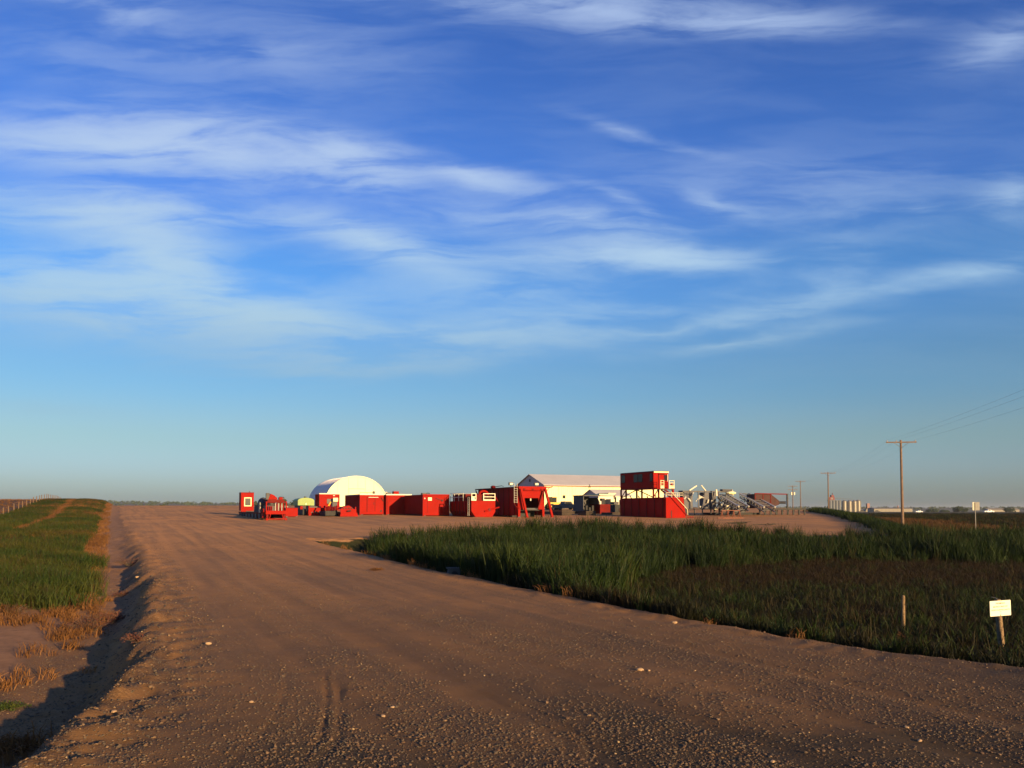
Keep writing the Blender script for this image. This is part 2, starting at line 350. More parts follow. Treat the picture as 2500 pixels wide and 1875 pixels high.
def ground_material():
    m = bpy.data.materials.new('ground'); m.use_nodes = True; t = m.node_tree; b = t.nodes['Principled BSDF']
    g = N(t, 'ShaderNodeNewGeometry'); pos = g.outputs['Position']
    def at(n): a = N(t, 'ShaderNodeAttribute'); a.attribute_name = n; return a.outputs['Fac']
    def noise(scale, detail=6, rough=0.6, vec=pos, dist=0.0):
        n = N(t, 'ShaderNodeTexNoise'); L(t, vec, n.inputs['Vector']); n.inputs['Scale'].default_value = scale; n.inputs['Detail'].default_value = detail; n.inputs['Roughness'].default_value = rough; n.inputs['Distortion'].default_value = dist; return n.outputs['Fac']
    # road frame for ruts
    mp = N(t, 'ShaderNodeMapping', vector_type='POINT'); L(t, pos, mp.inputs[0]); mp.inputs['Rotation'].default_value = (0, 0, -AX)
    mps = N(t, 'ShaderNodeMapping'); L(t, mp.outputs[0], mps.inputs[0]); mps.inputs['Scale'].default_value = (1.3, 0.05, 1)
    rut = noise(1.0, 4, .6, mps.outputs[0])
    big = noise(0.18, 5); mid = noise(1.6, 6); fine = noise(24, 4, .7); grit = noise(75, 2, .7)
    vor = N(t, 'ShaderNodeTexVoronoi'); L(t, pos, vor.inputs['Vector']); vor.inputs['Scale'].default_value = 34.0; vor.inputs['Randomness'].default_value = 1.0
    sv = N(t, 'ShaderNodeSeparateColor'); L(t, vor.outputs['Color'], sv.inputs[0])
    peb = ramp(t, sv.outputs[0], [(0.0, (0.16, 0.085, 0.040)), (0.6, (0.33, 0.165, 0.068)), (0.93, (0.40, 0.22, 0.10)), (1.0, (0.48, 0.31, 0.16))])
    fines = ramp(t, mid, [(0.3, (0.43, 0.195, 0.062)), (0.7, (0.55, 0.25, 0.082))])
    loose = ramp(t, mth(t, 'ADD', mth(t, 'MULTIPLY', big, .5), mth(t, 'MULTIPLY', rut, .5)), [(0.42, (0, 0, 0)), (0.58, (1, 1, 1))])
    loose = mth(t, 'MULTIPLY', loose, mth(t, 'SUBTRACT', 1.0, mth(t, 'MULTIPLY', at('lane'), 0.8)))
    grav = mixc(t, mth(t, 'MULTIPLY', loose, 0.8), fines, peb)
    grav = mixc(t, ramp(t, rut, [(0.50, (0, 0, 0)), (0.68, (.35, .35, .35))]), grav, (0.26, 0.13, 0.055))
    grav = mixc(t, at('near_dark'), grav, mixc(t, 1.0, grav, (0.16, 0.21, 0.27), 'MULTIPLY'))      # gravel colour darker and greyer towards the near end of the road
    dirt = ramp(t, mid, [(0.3, (0.23, 0.115, 0.050)), (0.7, (0.34, 0.175, 0.080))])
    dirt = mixc(t, ramp(t, noise(4.5, 5), [(0.5, (0, 0, 0)), (0.7, (.6, .6, .6))]), dirt, (0.13, 0.07, 0.035))
    turf = ramp(t, noise(0.5, 6), [(0.3, (0.016, 0.022, 0.006)), (0.7, (0.036, 0.032, 0.010))])
    dry = ramp(t, noise(0.12, 6), [(0.3, (0.09, 0.045, 0.015)), (0.7, (0.17, 0.080, 0.026))])
    veg = mixc(t, at('dry'), turf, dry)
    jag = mth(t, 'MULTIPLY', mth(t, 'SUBTRACT', mid, 0.5), 0.7)
    dfac = ramp(t, mth(t, 'ADD', at('dirt'), jag), [(0.4, (0, 0, 0)), (0.6, (1, 1, 1))])
    gfac = ramp(t, mth(t, 'ADD', at('gravel'), jag), [(0.4, (0, 0, 0)), (0.6, (1, 1, 1))])
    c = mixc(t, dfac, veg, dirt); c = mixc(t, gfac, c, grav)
    L(t, c, b.inputs['Base Color']); b.inputs['Roughness'].default_value = 0.95; b.inputs['Specular IOR Level'].default_value = 0.15
    h = mth(t, 'ADD', mth(t, 'MULTIPLY', fine, 0.35), mth(t, 'MULTIPLY', grit, 0.15))
    h = mth(t, 'ADD', h, mth(t, 'MULTIPLY', mth(t, 'MULTIPLY', vor.outputs['Distance'], -1.0), mth(t, 'MULTIPLY', loose, 0.5)))
    h = mth(t, 'ADD', h, mth(t, 'MULTIPLY', mid, 0.9)); h = mth(t, 'ADD', h, mth(t, 'MULTIPLY', rut, 1.2))
    bp = N(t, 'ShaderNodeBump'); bp.inputs['Strength'].default_value = 0.55; bp.inputs['Distance'].default_value = 0.035; L(t, h, bp.inputs['Height']); L(t, bp.outputs[0], b.inputs['Normal'])
    MATS['ground'] = m
ground_material()

def dryness(x, y):
    t, s, out, outl, far = regions(x, y)
    strip = np.exp(-((t + 7 + 1.2 * vnoise(s * .05, s * 0)) / 0.8) ** 2) * ss(55, 75, y)
    beyond = ss(-11.5, -13.5, t) * ss(60, 90, y)
    right = ss(0, 8, x - TX(y)) * ss(66, 84, y) * (1 - ss(130, 170, y + 25 * vnoise(x * .03, y * .01))) * (1 - .85 * ss(46, 66, x + 14 * vnoise(x * .07, y * .05)))
    band = ss(28, 40, x - TX(y) * 0) * 0
    edge = ss(0.2, .8, outl) * (1 - ss(2.6, 4.0, outl)) * 0.7 * ss(25, 60, y)
    far_d = 0.45 * ss(300, 500, y) * (vnoise(x * .004, y * .002) + .5)
    return np.clip(strip + beyond + right + edge + far_d, 0, 1)

def build_ground():
    fineaz = np.arange(-40, 40.01, 0.2); w1 = np.array([40.6, 41.5, 43, 45, 48, 52, 57, 63, 70, 80, 92, 106, 122, 140, 160])
    az = np.radians(np.concatenate([-w1[::-1], fineaz, w1, [180, 200 - 360 + 360 - 0][:1]]))
    az = np.radians(np.concatenate([-w1[::-1], fineaz, w1])); rr = np.concatenate([[0.6, 1.5, 2.5], np.geomspace(3.5, 320, 430), np.geomspace(330, 9000, 90)])
    A, RR = np.meshgrid(az, rr); X = RR * np.sin(A); Y = RR * np.cos(A); Z = G(X, Y)
    V = np.stack([X.ravel(), Y.ravel(), Z.ravel()], 1); nA = len(az); nR = len(rr)
    i, j = np.meshgrid(np.arange(nR - 1), np.arange(nA - 1), indexing='ij'); a = (i * nA + j).ravel()
    Q = np.stack([a, a + 1, a + nA + 1, a + nA], 1)[:, ::-1]
    t, s, out, outl, far = regions(V[:, 0], V[:, 1])
    grav = (1 - ss(-.2, 1.0, out)) * (1 - ss(.1, 1.1, outl)) * (1 - ss(230, 250, V[:, 1]))
    # loose gravel spilled down the near left bank
    spill = ss(-1.6, .6, 2.4 - outl) * (1 - ss(20, 34, s)); grav = np.maximum(grav, spill * (out < 0) * .9)
    dirt = ss(0.2, .9, outl) * (1 - ss(2.8, 3.8, outl + 1.2 * vnoise(s * .3, t * .3))) 
    dirt = np.maximum(dirt, ss(.2, .9, outl) * (1 - ss(34, 40, s + 6 * vnoise(t * .3, s * .3))))
    dirt = np.maximum(dirt, 0.9 * ss(0.2, .5, out) * (1 - ss(.5, 1.0, out)))
    dry = dryness(V[:, 0], V[:, 1])
    near_dark = np.clip(1.0 - np.clip((s - 8 + 8 * vnoise(t * .12, s * .12) + 4 * vnoise(t * .5, s * .2)) / 70, 0, 1) ** .42, 0, 1)
    cx = V[Q].mean(1); tc, sc, oc, olc, fc = regions(cx[:, 0], cx[:, 1])
    isg = (oc < 0.4) & (olc < 0.5) & (cx[:, 1] < 240)
    isroad = isg & (tc < 12.6) ; isyard = isg & ~isroad
    for name, msk in (('gravel_road', isroad), ('gravel_yard', isyard), ('grass_field', ~isg)):
        q = Q[msk]; u, inv = np.unique(q, return_inverse=True); q = inv.reshape(q.shape)
        me = bpy.data.meshes.new(name); me.vertices.add(len(u)); me.vertices.foreach_set('co', V[u].ravel())
        me.loops.add(q.size); me.loops.foreach_set('vertex_index', q.ravel().astype(np.int32))
        me.polygons.add(len(q)); me.polygons.foreach_set('loop_start', np.arange(0, q.size, 4, dtype=np.int32)); me.polygons.foreach_set('loop_total', np.full(len(q), 4, np.int32))
        me.polygons.foreach_set('use_smooth', np.ones(len(q), bool)); me.update(calc_edges=True)
        for an, arr in (('gravel', grav), ('dirt', dirt), ('dry', dry), ('near_dark', near_dark), ('lane', np.clip(lanes(t, s) * (.55 + .9 * vnoise(s * .15, t * .3)), 0, 1))):
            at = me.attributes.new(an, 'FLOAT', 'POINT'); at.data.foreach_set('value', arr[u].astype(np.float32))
        me.materials.append(MATS['ground']); o = bpy.data.objects.new(name, me); COL.objects.link(o); struct(o)
        if me.polygons[0].normal.z < 0: me.flip_normals()
build_ground()

def build_hills():
    az = np.radians(np.arange(-60, 60.1, 0.25)); rr = np.array([1500, 1900, 2300, 2600, 2900, 3300, 4000]); pr = np.array([-.1, .25, .7, .95, 1.0, .9, .5])
    ad = np.degrees(az); prof = np.interp(ad, [-60, -31, -26, -20, -14, -8, 0, 12, 20, 26, 60], [26, 27, 28, 25, 21, 20, 14, 10, 11, 9, 9])
    prof = prof + 4 * vnoise(ad * .5, ad * 0 + 2) + 2.0 * vnoise(ad * 2.1, ad * 0 + 5)
    V = []; Fc = []
    for i, r in enumerate(rr):
        for j, a in enumerate(az): V.append((r * math.sin(a), r * math.cos(a), -3 + (prof[j] + 4) * pr[i]))
    n = len(az)
    for i in range(len(rr) - 1):
        for j in range(n - 1): Fc.append((i*n+j+1, i*n+j, (i+1)*n+j, (i+1)*n+j+1)[::-1])
    m = MB(); m.v = V; m.f = Fc; struct(m.build('hills', 'hill_soil', smooth=True))
build_hills()

# ------------------------------------------------------------------ big buildings
def quonset():
    p = gp(793, 206); W = Wd(p, 945); p.z -= .1; H = Ht(p, 1161) ; D = 20.0
    o = thing('arched_shed', 'big white arched shed behind the red containers, its round end lit', 'shed', p, AX)
    arc = [(W/2 - W/2 * math.cos(math.pi * i / 24), H * math.sin(math.pi * i / 24) ** .86) for i in range(25)]
    sh = MB(); outer = [(a[0], a[1]) for a in arc]; c = (W/2, 0)
    inner = [(c[0] + (a[0]-c[0]) * .985, a[1] * .985) for a in reversed(arc)]
    sh.prism(outer + inner, 'y', 0.15, D); sh.build('roof_shell', 'arch_roof', o)
    for k in range(1, 9):
        y = D * k / 9; rib = MB(); o1 = [(c[0] + (a[0]-c[0]) * 1.006, a[1] * 1.006) for a in arc]; i1 = [(a[0], a[1]) for a in reversed(arc)]
        rib.prism(o1 + i1, 'y', y, y + .12); rib.build('roof_rib', 'arch_roof', o)
    # end wall panels
    edges = [0, .09, .20, .37, .52, .64, .78, .90, 1.0]
    xs = [a[0] for a in arc]; zs = [a[1] for a in arc]
    for a, b in zip(edges[:-1], edges[1:]):
        x0, x1 = a * W + .02, b * W - .02; q = np.linspace(x0, x1, 7); poly = [(x0, 0)] + [(x1, 0)] + [(float(x), float(np.interp(x, xs, zs)) * .995) for x in q[::-1]]
        MB().prism(poly, 'y', 0.0, .14).build('end_panel', 'arch_fabric', o)
    d = B(.38*W, .62*W, -.05, -.003, 0, 4.4).build('door', 'arch_fabric', o); B(.37*W, .63*W, -.07, -.052, 4.4, 4.5).build('door_track', 'galvanised', d)
    rim = MB(); o1 = [(c[0] + (a[0]-c[0]) * 1.008, a[1] * 1.01) for a in arc]; i1 = [(c[0] + (a[0]-c[0]) * .975, a[1] * .978) for a in reversed(arc)]
    rim.prism(o1 + i1, 'y', -.1, -.004).build('arch_rim', 'arch_fabric', o)
quonset()

def shop():
    p = gp(1329, 185); W = 32.0; D = 14.2; H = Ht(p, 1186); RH = H + 2.75
    o = thing('workshop', 'long cream steel workshop with grey gabled roof behind the rig buildings', 'building', p, AX)
    k = 9
    for i in range(k):
        x0 = W * i / k; q = MB(); q.corrug('y', 0, x0 + .02, x0 + W / k - .02, .35, H, .035, .45); q.build('wall_panel', 'cream_panel', o)
    B(-.02, W + .02, -.06, .1, 0, .35).build('base_strip', 'concrete', o)
    B(-.05, W + .05, -.16, -.05, H - .1, H + .22).build('eave_trim', 'trim_red', o)
    MB().prism([(.06, 0), (D, 0), (D, H), (D / 2, RH - .05), (.06, H)], 'x', 0, .12).build('gable_wall', 'gable_grey', o)
    MB().prism([(.06, 0), (D, 0), (D, H), (D / 2, RH - .05), (.06, H)], 'x', W - .12, W).build('gable_wall', 'gable_grey', o)
    B(.1, W - .1, D - .12, D, 0, H).build('back_wall', 'cream_panel', o)
    for y0, y1, za, zb in ((-.25, D / 2, H + .12, RH), (D + .25, D / 2, H + .12, RH)):
        s = 1 if y1 > y0 else -1
        MB().prism([(y0, za), (y1, zb), (y1, zb + .12), (y0, za + .12)], 'x', -.3, W + .3).build('roof_slope', 'shop_roof', o)
    v = B(-.05, -.002, D / 2 - .35, D / 2 + .35, H + 1.1, H + 1.7).build('gable_vent', 'black', o); B(-.07, -.052, D/2-.4, D/2+.4, H+1.05, H+1.1).build('vent_sill', 'gable_grey', v)
    w = B(4.6, 5.3, -.06, -.04, 2.3, 3.0).build('window', 'glass', o); B(4.5, 5.4, -.075, -.062, 2.2, 2.3).build('window_sill', 'white_paint', w)
    d = B(13.0, 17.5, -.08, -.045, .05, 4.3).build('bay_door', 'cream_panel', o)
    for j in range(1, 5): B(13.0, 17.5, -.10, -.082, .05 + j * .85, .09 + j * .85).build('door_seam', 'gable_grey', d)
    B(7.6, 8.6, -.08, -.045, .05, 2.2).build('door', 'white_paint', o)
    MB().tube((11.5, -.1, H + .4), (11.5, -.5, H - .3), .1).build('yard_lamp', 'dark_steel', o)
shop()

def small_house():
    p = gp(1461, 150); k = MB()
    o = thing('small_gabled_hut', 'small grey gabled hut between the dark shack and cream workshop', 'hut', p, AX)
    W = 7.0; D = 5.6; H = Ht(p, 1211); RH = Ht(p, 1195)
    B(0, W, 0, .12, 0, H).build('wall', 'white_paint', o)
    MB().prism([(.13, 0), (D, 0), (D, H), (D / 2, RH), (.13, H)], 'x', 0, .12).build('gable_wall', 'gable_grey', o)
    B(.13, W - .01, D - .1, D, 0, H).build('wall', 'white_paint', o); MB().prism([(.13, 0), (D - .12, 0), (D - .12, H), (D / 2, RH - .02), (.13, H)], 'x', W - .12, W).build('gable_wall', 'gable_grey', o)
    for y0 in (-.2, D + .2): MB().prism([(y0, H - .05), (D / 2, RH), (D / 2, RH + .1), (y0, H + .05)], 'x', -.2, W + .2).build('roof_slope', 'shop_roof', o)
    for x in (1.2, 4.4):
        w = B(x, x + 1.0, -.03, -.003, 1.2, 2.1).build('window', 'glass', o); B(x - .08, x + 1.08, -.05, -.033, 1.1, 1.2).build('window_sill', 'white_paint', w)
small_house()

# ------------------------------------------------------------------ red rig buildings (all square to the road)
def door(o, x0, x1, z0, z1, m='red_paint', y=-.05):
    d = B(x0, x1, y, y + .035, z0, z1).build('door', m, o); f = MB()
    f.box(x0 - .09, x0 - .01, y - .01, y + .04, z0, z1 + .08); f.box(x1 + .01, x1 + .09, y - .01, y + .04, z0, z1 + .08); f.box(x0 - .01, x1 + .01, y - .01, y + .04, z1 + .01, z1 + .08)
    f.build('door_frame', 'dark_red', d)
    MB().tube((x1 - .14, y - .07, (z0 + z1) / 2), (x1 - .14, y - .07, (z0 + z1) / 2 + .3), .03).build('door_handle', 'dark_steel', d)
def rails(o, pts, z0, h, m='white_paint', name='handrail', r=.035, step=1.4, mids=2):
    mb = MB()
    for a, b in zip(pts[:-1], pts[1:]):
        a = Vector(a); b = Vector(b); n = max(1, round((b - a).length / step))
        for i in range(n + 1): q = a.lerp(b, i / n); mb.tube((q.x, q.y, z0 + q.z), (q.x, q.y, z0 + q.z + h), r, n=6)
        for j in range(1, mids + 1): mb.tube((a.x, a.y, z0 + a.z + h * j / mids), (b.x, b.y, z0 + b.z + h * j / mids), r, n=6)
    return mb.build(name, m, o)
def container(label, pxl, pxr, Y, pxback=None, top=1206, D=None, roofm='red_paint'):
    p = gp(pxl, Y); W = Wd(p, pxr); D = D or Dp(p, pxback); H = Ht(p, top)
    o = thing('rig_container', label, 'container', p, AX, 'red rig containers in the yard row')
    s = .22
    for x in (.25, W - .45): B(x, x + .2, .03, D - .03, 0, s).build('skid_rail', 'dark_steel', o)
    B(.02, W - .02, .08, D - .02, s, s + .1).build('floor_frame', 'dark_red', o)
    B(.1, W - .1, .06, .12, s + .1, H - .14).build('front_wall', 'red_paint', o)
    MB().corrug('x', .10, .12, D - .12, s + .1, H - .14, .05, .42).build('side_wall', 'dark_red' if roofm == 'x' else 'red_paint', o)
    MB().corrug('x', W - .12, .12, D - .12, s + .1, H - .14, .05, .42).build('side_wall', 'red_paint', o)
    B(.1, W - .1, D - .12, D - .06, s + .1, H - .14).build('back_wall', 'red_paint', o)
    B(.0, W, 0, D, H - .14, H - .02).build('roof', roofm, o)
    for x in (0, W - .16):
        for y in (0, D - .16): B(x, x + .16, y, y + .16, 0 if y == 0 else .05, H - .142).build('corner_post', 'red_paint', o)
    B(.16, W - .16, .02, .058, s - .12, s + .098).build('bottom_rail', 'red_paint', o)
    tr = MB(); tr.box(.02, W - .02, -.03, -.002, H - .13, H + .03); tr.build('roof_trim', 'white_paint' if roofm != 'red_paint' else 'red_paint', o)
    return o, W, D, H
o, W, D, H = container('wide red steel container left of its twin, dark rail on its roof', 878, 941, 121, 842, 1206, roofm='white_paint')
door(o, W*.30, W*.58, .5, H - .5, y=.0); rails(o, [(.3, 1.0, 0), (2.4, 1.0, 0)], H, .22, 'dark_steel', mids=1)
B(2.2, 2.5, .8, 1.1, H - .02, H + .45).build('vent_stack', 'dark_steel', o); B(W*.34, W*.72, -.03, .03, H - .5, H - .43).build('door_rail', 'pale_steel', o)
MB().beam((W*.83, -.03, H - .5), (W*.92, -.03, H - 1.05), .12, .06).build('lifting_chain', 'black', o); B(W*.80, W*.86, .0, .055, .45, .72).build('hatch', 'black', o)
o, W, D, H = container('red steel container with white roof edge, right of its twin, half shaded', 942.5, 1005, 122, None, 1206.5, D=8.4, roofm='white_paint')
B(W*.6, W*.72, -.02, .055, H - .62, H - .5).build('latch', 'black', o); B(.12, .2, -.02, .055, .4, H - .3).build('hinge_bar', 'dark_red', o)
MB().path([(.5, 2, H), (.5, 2, H + .35), (1.3, 2, H + .05)], .08).build('roof_pipe', 'white_paint', o); B(.2, .9, .5, .9, H - .02, H + .25).build('roof_box', 'dark_steel', o)
MB().box(2.1, 2.9, 3, 3.8, H - .02, H + .5).build('roof_vent', 'red_paint', o)
o, W, D, H = container('nearer red container with pale square notice on its front', 1032, 1097, 115, 987, 1207)
B(W*.2, W*.34, .03, .055, H - .85, H - .42).build('notice_plate', 'cream_panel', o); MB().tube((W*.08, .03, H - .55), (W*.08, .058, H - .55), .09, n=12).build('round_plate', 'pale_steel', o)
MB().beam((W*.48, .0, H - .5), (W*.72, .0, H - .85), .06, .05).build('door_stay', 'black', o); B(W*.70, W*.76, -.03, .055, H - .95, H - .7).build('latch', 'black', o)
for x in (.18, .81): B(W*x, W*x + .04, .035, .055, .4, H - .3).build('door_seam', 'dark_red', o)
B(.3, .9, 1, 1.6, H - .02, H + .22).build('roof_box', 'dark_steel', o); MB().path([(1.0, 1.2, H), (1.0, 1.2, H + .2), (1.4, 1.2, H + .2), (1.4, 1.2, H)], .06).build('roof_pipe', 'dark_steel', o)
o, W, D, H = container('red container with small dark window and white roof edge before the arched shed', 779, 829, 152, 769, 1204.5, roofm='white_paint')
w = B(W*.38, W*.62, .02, .055, H - 1.85, H - 1.0).build('window', 'glass', o); B(W*.36, W*.64, .0, .05, H - 1.95, H - 1.86).build('window_sill', 'dark_red', w); B(W*.68, W*.76, .03, .055, H - .45, H - .33).build('name_plate', 'pale_steel', o)

def mud_tank():
    p = gp(1150, 110); W = Wd(p, 1210); D = Dp(p, 1097); H = Ht(p, 1222.5)
    o = thing('mud_tank', 'red mud tank with chamfered front and white framed rails on top', 'tank', p, AX)
    MB().prism([(.62, .06), (W - .5, .06), (W - .05, .75), (W - .05, H), (.05, H), (.05, .85)], 'y', 0, D).build('tank_body', 'red_paint', o)
    B(.3, W - .3, .1, D, 0, .055).build('skid_base', 'dark_steel', o)
    f = Ht(p, 1204.5) - H
    for x0, x1 in ((.05, .75), (1.75, W - .05)):
        m = MB(); z = H + .02
        m.box(x0, x0 + .1, -.02, .06, z, z + f); m.box(x1 - .1, x1, -.02, .06, z, z + f); m.box(x0 + .1, x1 - .1, -.02, .06, z + f - .09, z + f); m.box(x0 + .1, x1 - .1, -.02, .06, z + f * .48, z + f * .48 + .09); m.box(x0 + .1, x1 - .1, -.02, .06, z, z + .16)
        m.build('white_rail_frame', 'white_paint', o)
    B(.05, .55, .1, .2, H + .02, H + .55).build('white_panel', 'white_paint', o)
    B(.8, 1.7, .3, 1.6, H + .01, H + .85).build('shaker_box', 'dark_red', o)
    B(1.9, W - .3, .5, 2.2, H + .01, H + .7).build('shaker_box', 'rust_red', o)
    arc = [(1.7 + .62 - .62 * math.cos(a), 1.2, H + f - .1 + .45 * math.sin(a)) for a in np.linspace(0, math.pi, 9)]
    MB().path([(1.7, 1.2, H + .1)] + arc + [(2.94, 1.2, H + .1)], .17, 10).build('return_pipe', 'red_paint', o)
    for i in range(6): B(.0, .08, .8 + i * 1.05, 1.0 + i * 1.05, .4, H - .1).build('side_stiffener', 'dark_red', o)
    rails(o, [(.1, 3.0, 0), (.1, D - .1, 0), (W - .1, D - .1, 0)], H, 1.05, step=1.8)
    B(.3, W - .3, 2.6, D - .6, H + .01, H + .95).build('agitator_housing', 'dark_red', o)
    MB().tube((1.9, -.09, .8), (4.0, -.2, 1.35), .1).build('suction_hose_arm', 'red_paint', o); MB().tube((2.6, -.01, 1.0), (2.6, -.2, 1.0), .18, n=12).build('valve', 'black', o)
    MB().path([(W + .02, .2, H + .6), (W + .45, .2, H - .1), (W + .5, .1, H - .2)], .06).build('drain_arm', 'red_paint', o)
    lad = MB()
    for y in (.35, .8): lad.tube((-.12, y, .2), (-.12, y, H + .5), .03)
    for i in range(8): lad.tube((-.12, .35, .4 + i * .32), (-.12, .8, .4 + i * .32), .025)
    lad.build('ladder', 'pale_steel', o)
mud_tank()

def substructure():
    p = gp(1265, 109.5); W = Wd(p, 1330); D = 13.3; H = Ht(p, 1187)
    o = thing('rig_substructure', 'tall red rig building with splayed front legs and dark opening', 'rig building', p, AX)
    for x0, x1 in ((.0, .16), (W - .16, W)): B(x0, x1, .1, D, .25, H - .2).build('side_wall', 'red_paint', o)
    B(.17, W - .17, D - .15, D - .02, .25, H - .2).build('back_wall', 'red_paint', o)
    # front wall around the opening
    ox0, ox1, oz0, oz1 = W*.24, W*.76, 1.25, 2.55
    B(.165, W - .165, .0, .12, oz1, H - .2).build('front_panel', 'red_paint', o)
    B(.165, ox0, .0, .12, 1.05, oz1 - .004).build('front_panel', 'red_paint', o); B(ox1, W - .165, .0, .12, 1.05, oz1 - .004).build('front_panel', 'red_paint', o)
    B(ox0 - .1, ox1 + .1, .2, .5, 1.0, 1.24).build('drawworks_beam', 'dark_steel', o); B(.2, W - .2, 5.0, 5.2, .3, H - .3).build('inner_bulkhead', 'black', o)
    B(.25, W - .25, .6, D - .3, .9, 1.0).build('deck', 'dark_steel', o); MB().tube((W*.5, .3, oz1 - .05), (W*.5, .3, oz1 - .35), .1).build('hanging_light', 'white_paint', o)
    B(-.35, W + .25, -.25, D + .3, H - .19, H - .06).build('roof_deck', 'dark_red', o)
    B(-.05, W + .05, -.36, -.255, H - .55, H - .02).build('front_beam', 'red_paint', o)
    for x in (W*.18, W*.5, W*.82): B(x - .14, x + .14, -.44, -.365, H - .5, H - .3).build('beam_bracket', 'dark_red', o)
    for x0, x1 in ((.15, .95), (W - .2, W + .75)):
        MB().beam((x0, -.5, H - .3), (x1, -.75, 0), .26).build('splayed_leg', 'red_paint', o)
        MB().tube((x1 - .05, -.75, .0), (x1 - .05, -.75, .12), .24, n=10).build('leg_foot', 'red_paint', o)
    MB().beam((W*.93, -.3, H - .3), (W*.72, -.2, 1.2), .16).build('diagonal_brace', 'dark_red', o)
    for x in (.0, W - .36): B(x, x + .32, .0, .4, 0, 1.04).build('front_column', 'red_paint', o); B(x - .05, x + .4, -.1, .5, 0, .1).build('column_foot', 'dark_steel', o)
    B(.3, W - .3, 2.5, 3.6, .02, .85).build('under_tank', 'black', o)
    for y in (4, 8, D - .3): B(.02, .3, y, y + .25, 0, .25).build('skid_foot', 'dark_steel', o)
    lad = MB()
    for x in (-.62, -.18): lad.tube((x, -.1, 1.9), (x, -.1, H + .35), .035)
    for i in range(8): lad.tube((-.62, -.1, 2.0 + i * .3), (-.18, -.1, 2.0 + i * .3), .028)
    lad.build('ladder', 'pale_steel', o)
    MB().path([(-.62, -.1, 1.9), (-.5, -.15, 1.55), (.05, -.15, 1.15)], .05).build('ladder_stay', 'dark_red', o)
    for x, y in ((-.9, .2), (W*.68, -.1)):
        l = B(x - .3, x + .3, y, y + .25, H + .12, H + .5).build('floodlight', 'dark_steel', o); B(x - .2, x + .25, y - .04, y - .004, H + .18, H + .42).build('lamp_glass', 'white_paint', l); B(x - .05, x + .05, y + .1, y + .2, H - .055, H + .118).build('lamp_bracket', 'dark_steel', l)
    MB().path([(W + .1, -.1, H - .12), (W + .9, -.1, H - .1), (W + 1.2, .1, H - .02)], .06).build('outrigger_pipe', 'red_paint', o); MB().path([(W + .1, 0, H - .8), (W + .7, 0, H - .15)], .04).build('outrigger_stay', 'dark_red', o)
    MB().beam((-.3, D + .2, H - .25), (.05, D - .1, H - 1.3), .14).build('roof_stay', 'dark_steel', o)
    MB().ellipsoid((-.6, D * .5, H + .05), (.35, .5, .22), 8, 5).build('roof_bundle', 'dark_red', o)
    MB().path([(-1.2, 2, H), (-1.0, 3, H + .12), (-1.2, 5, H + .02)], .04).build('cable', 'black', o)
    for i in range(7): B(-.06, -.002, 1 + i * 1.7, 1.15 + i * 1.7, .3, H - .25).build('side_stiffener', 'dark_red', o)
substructure()

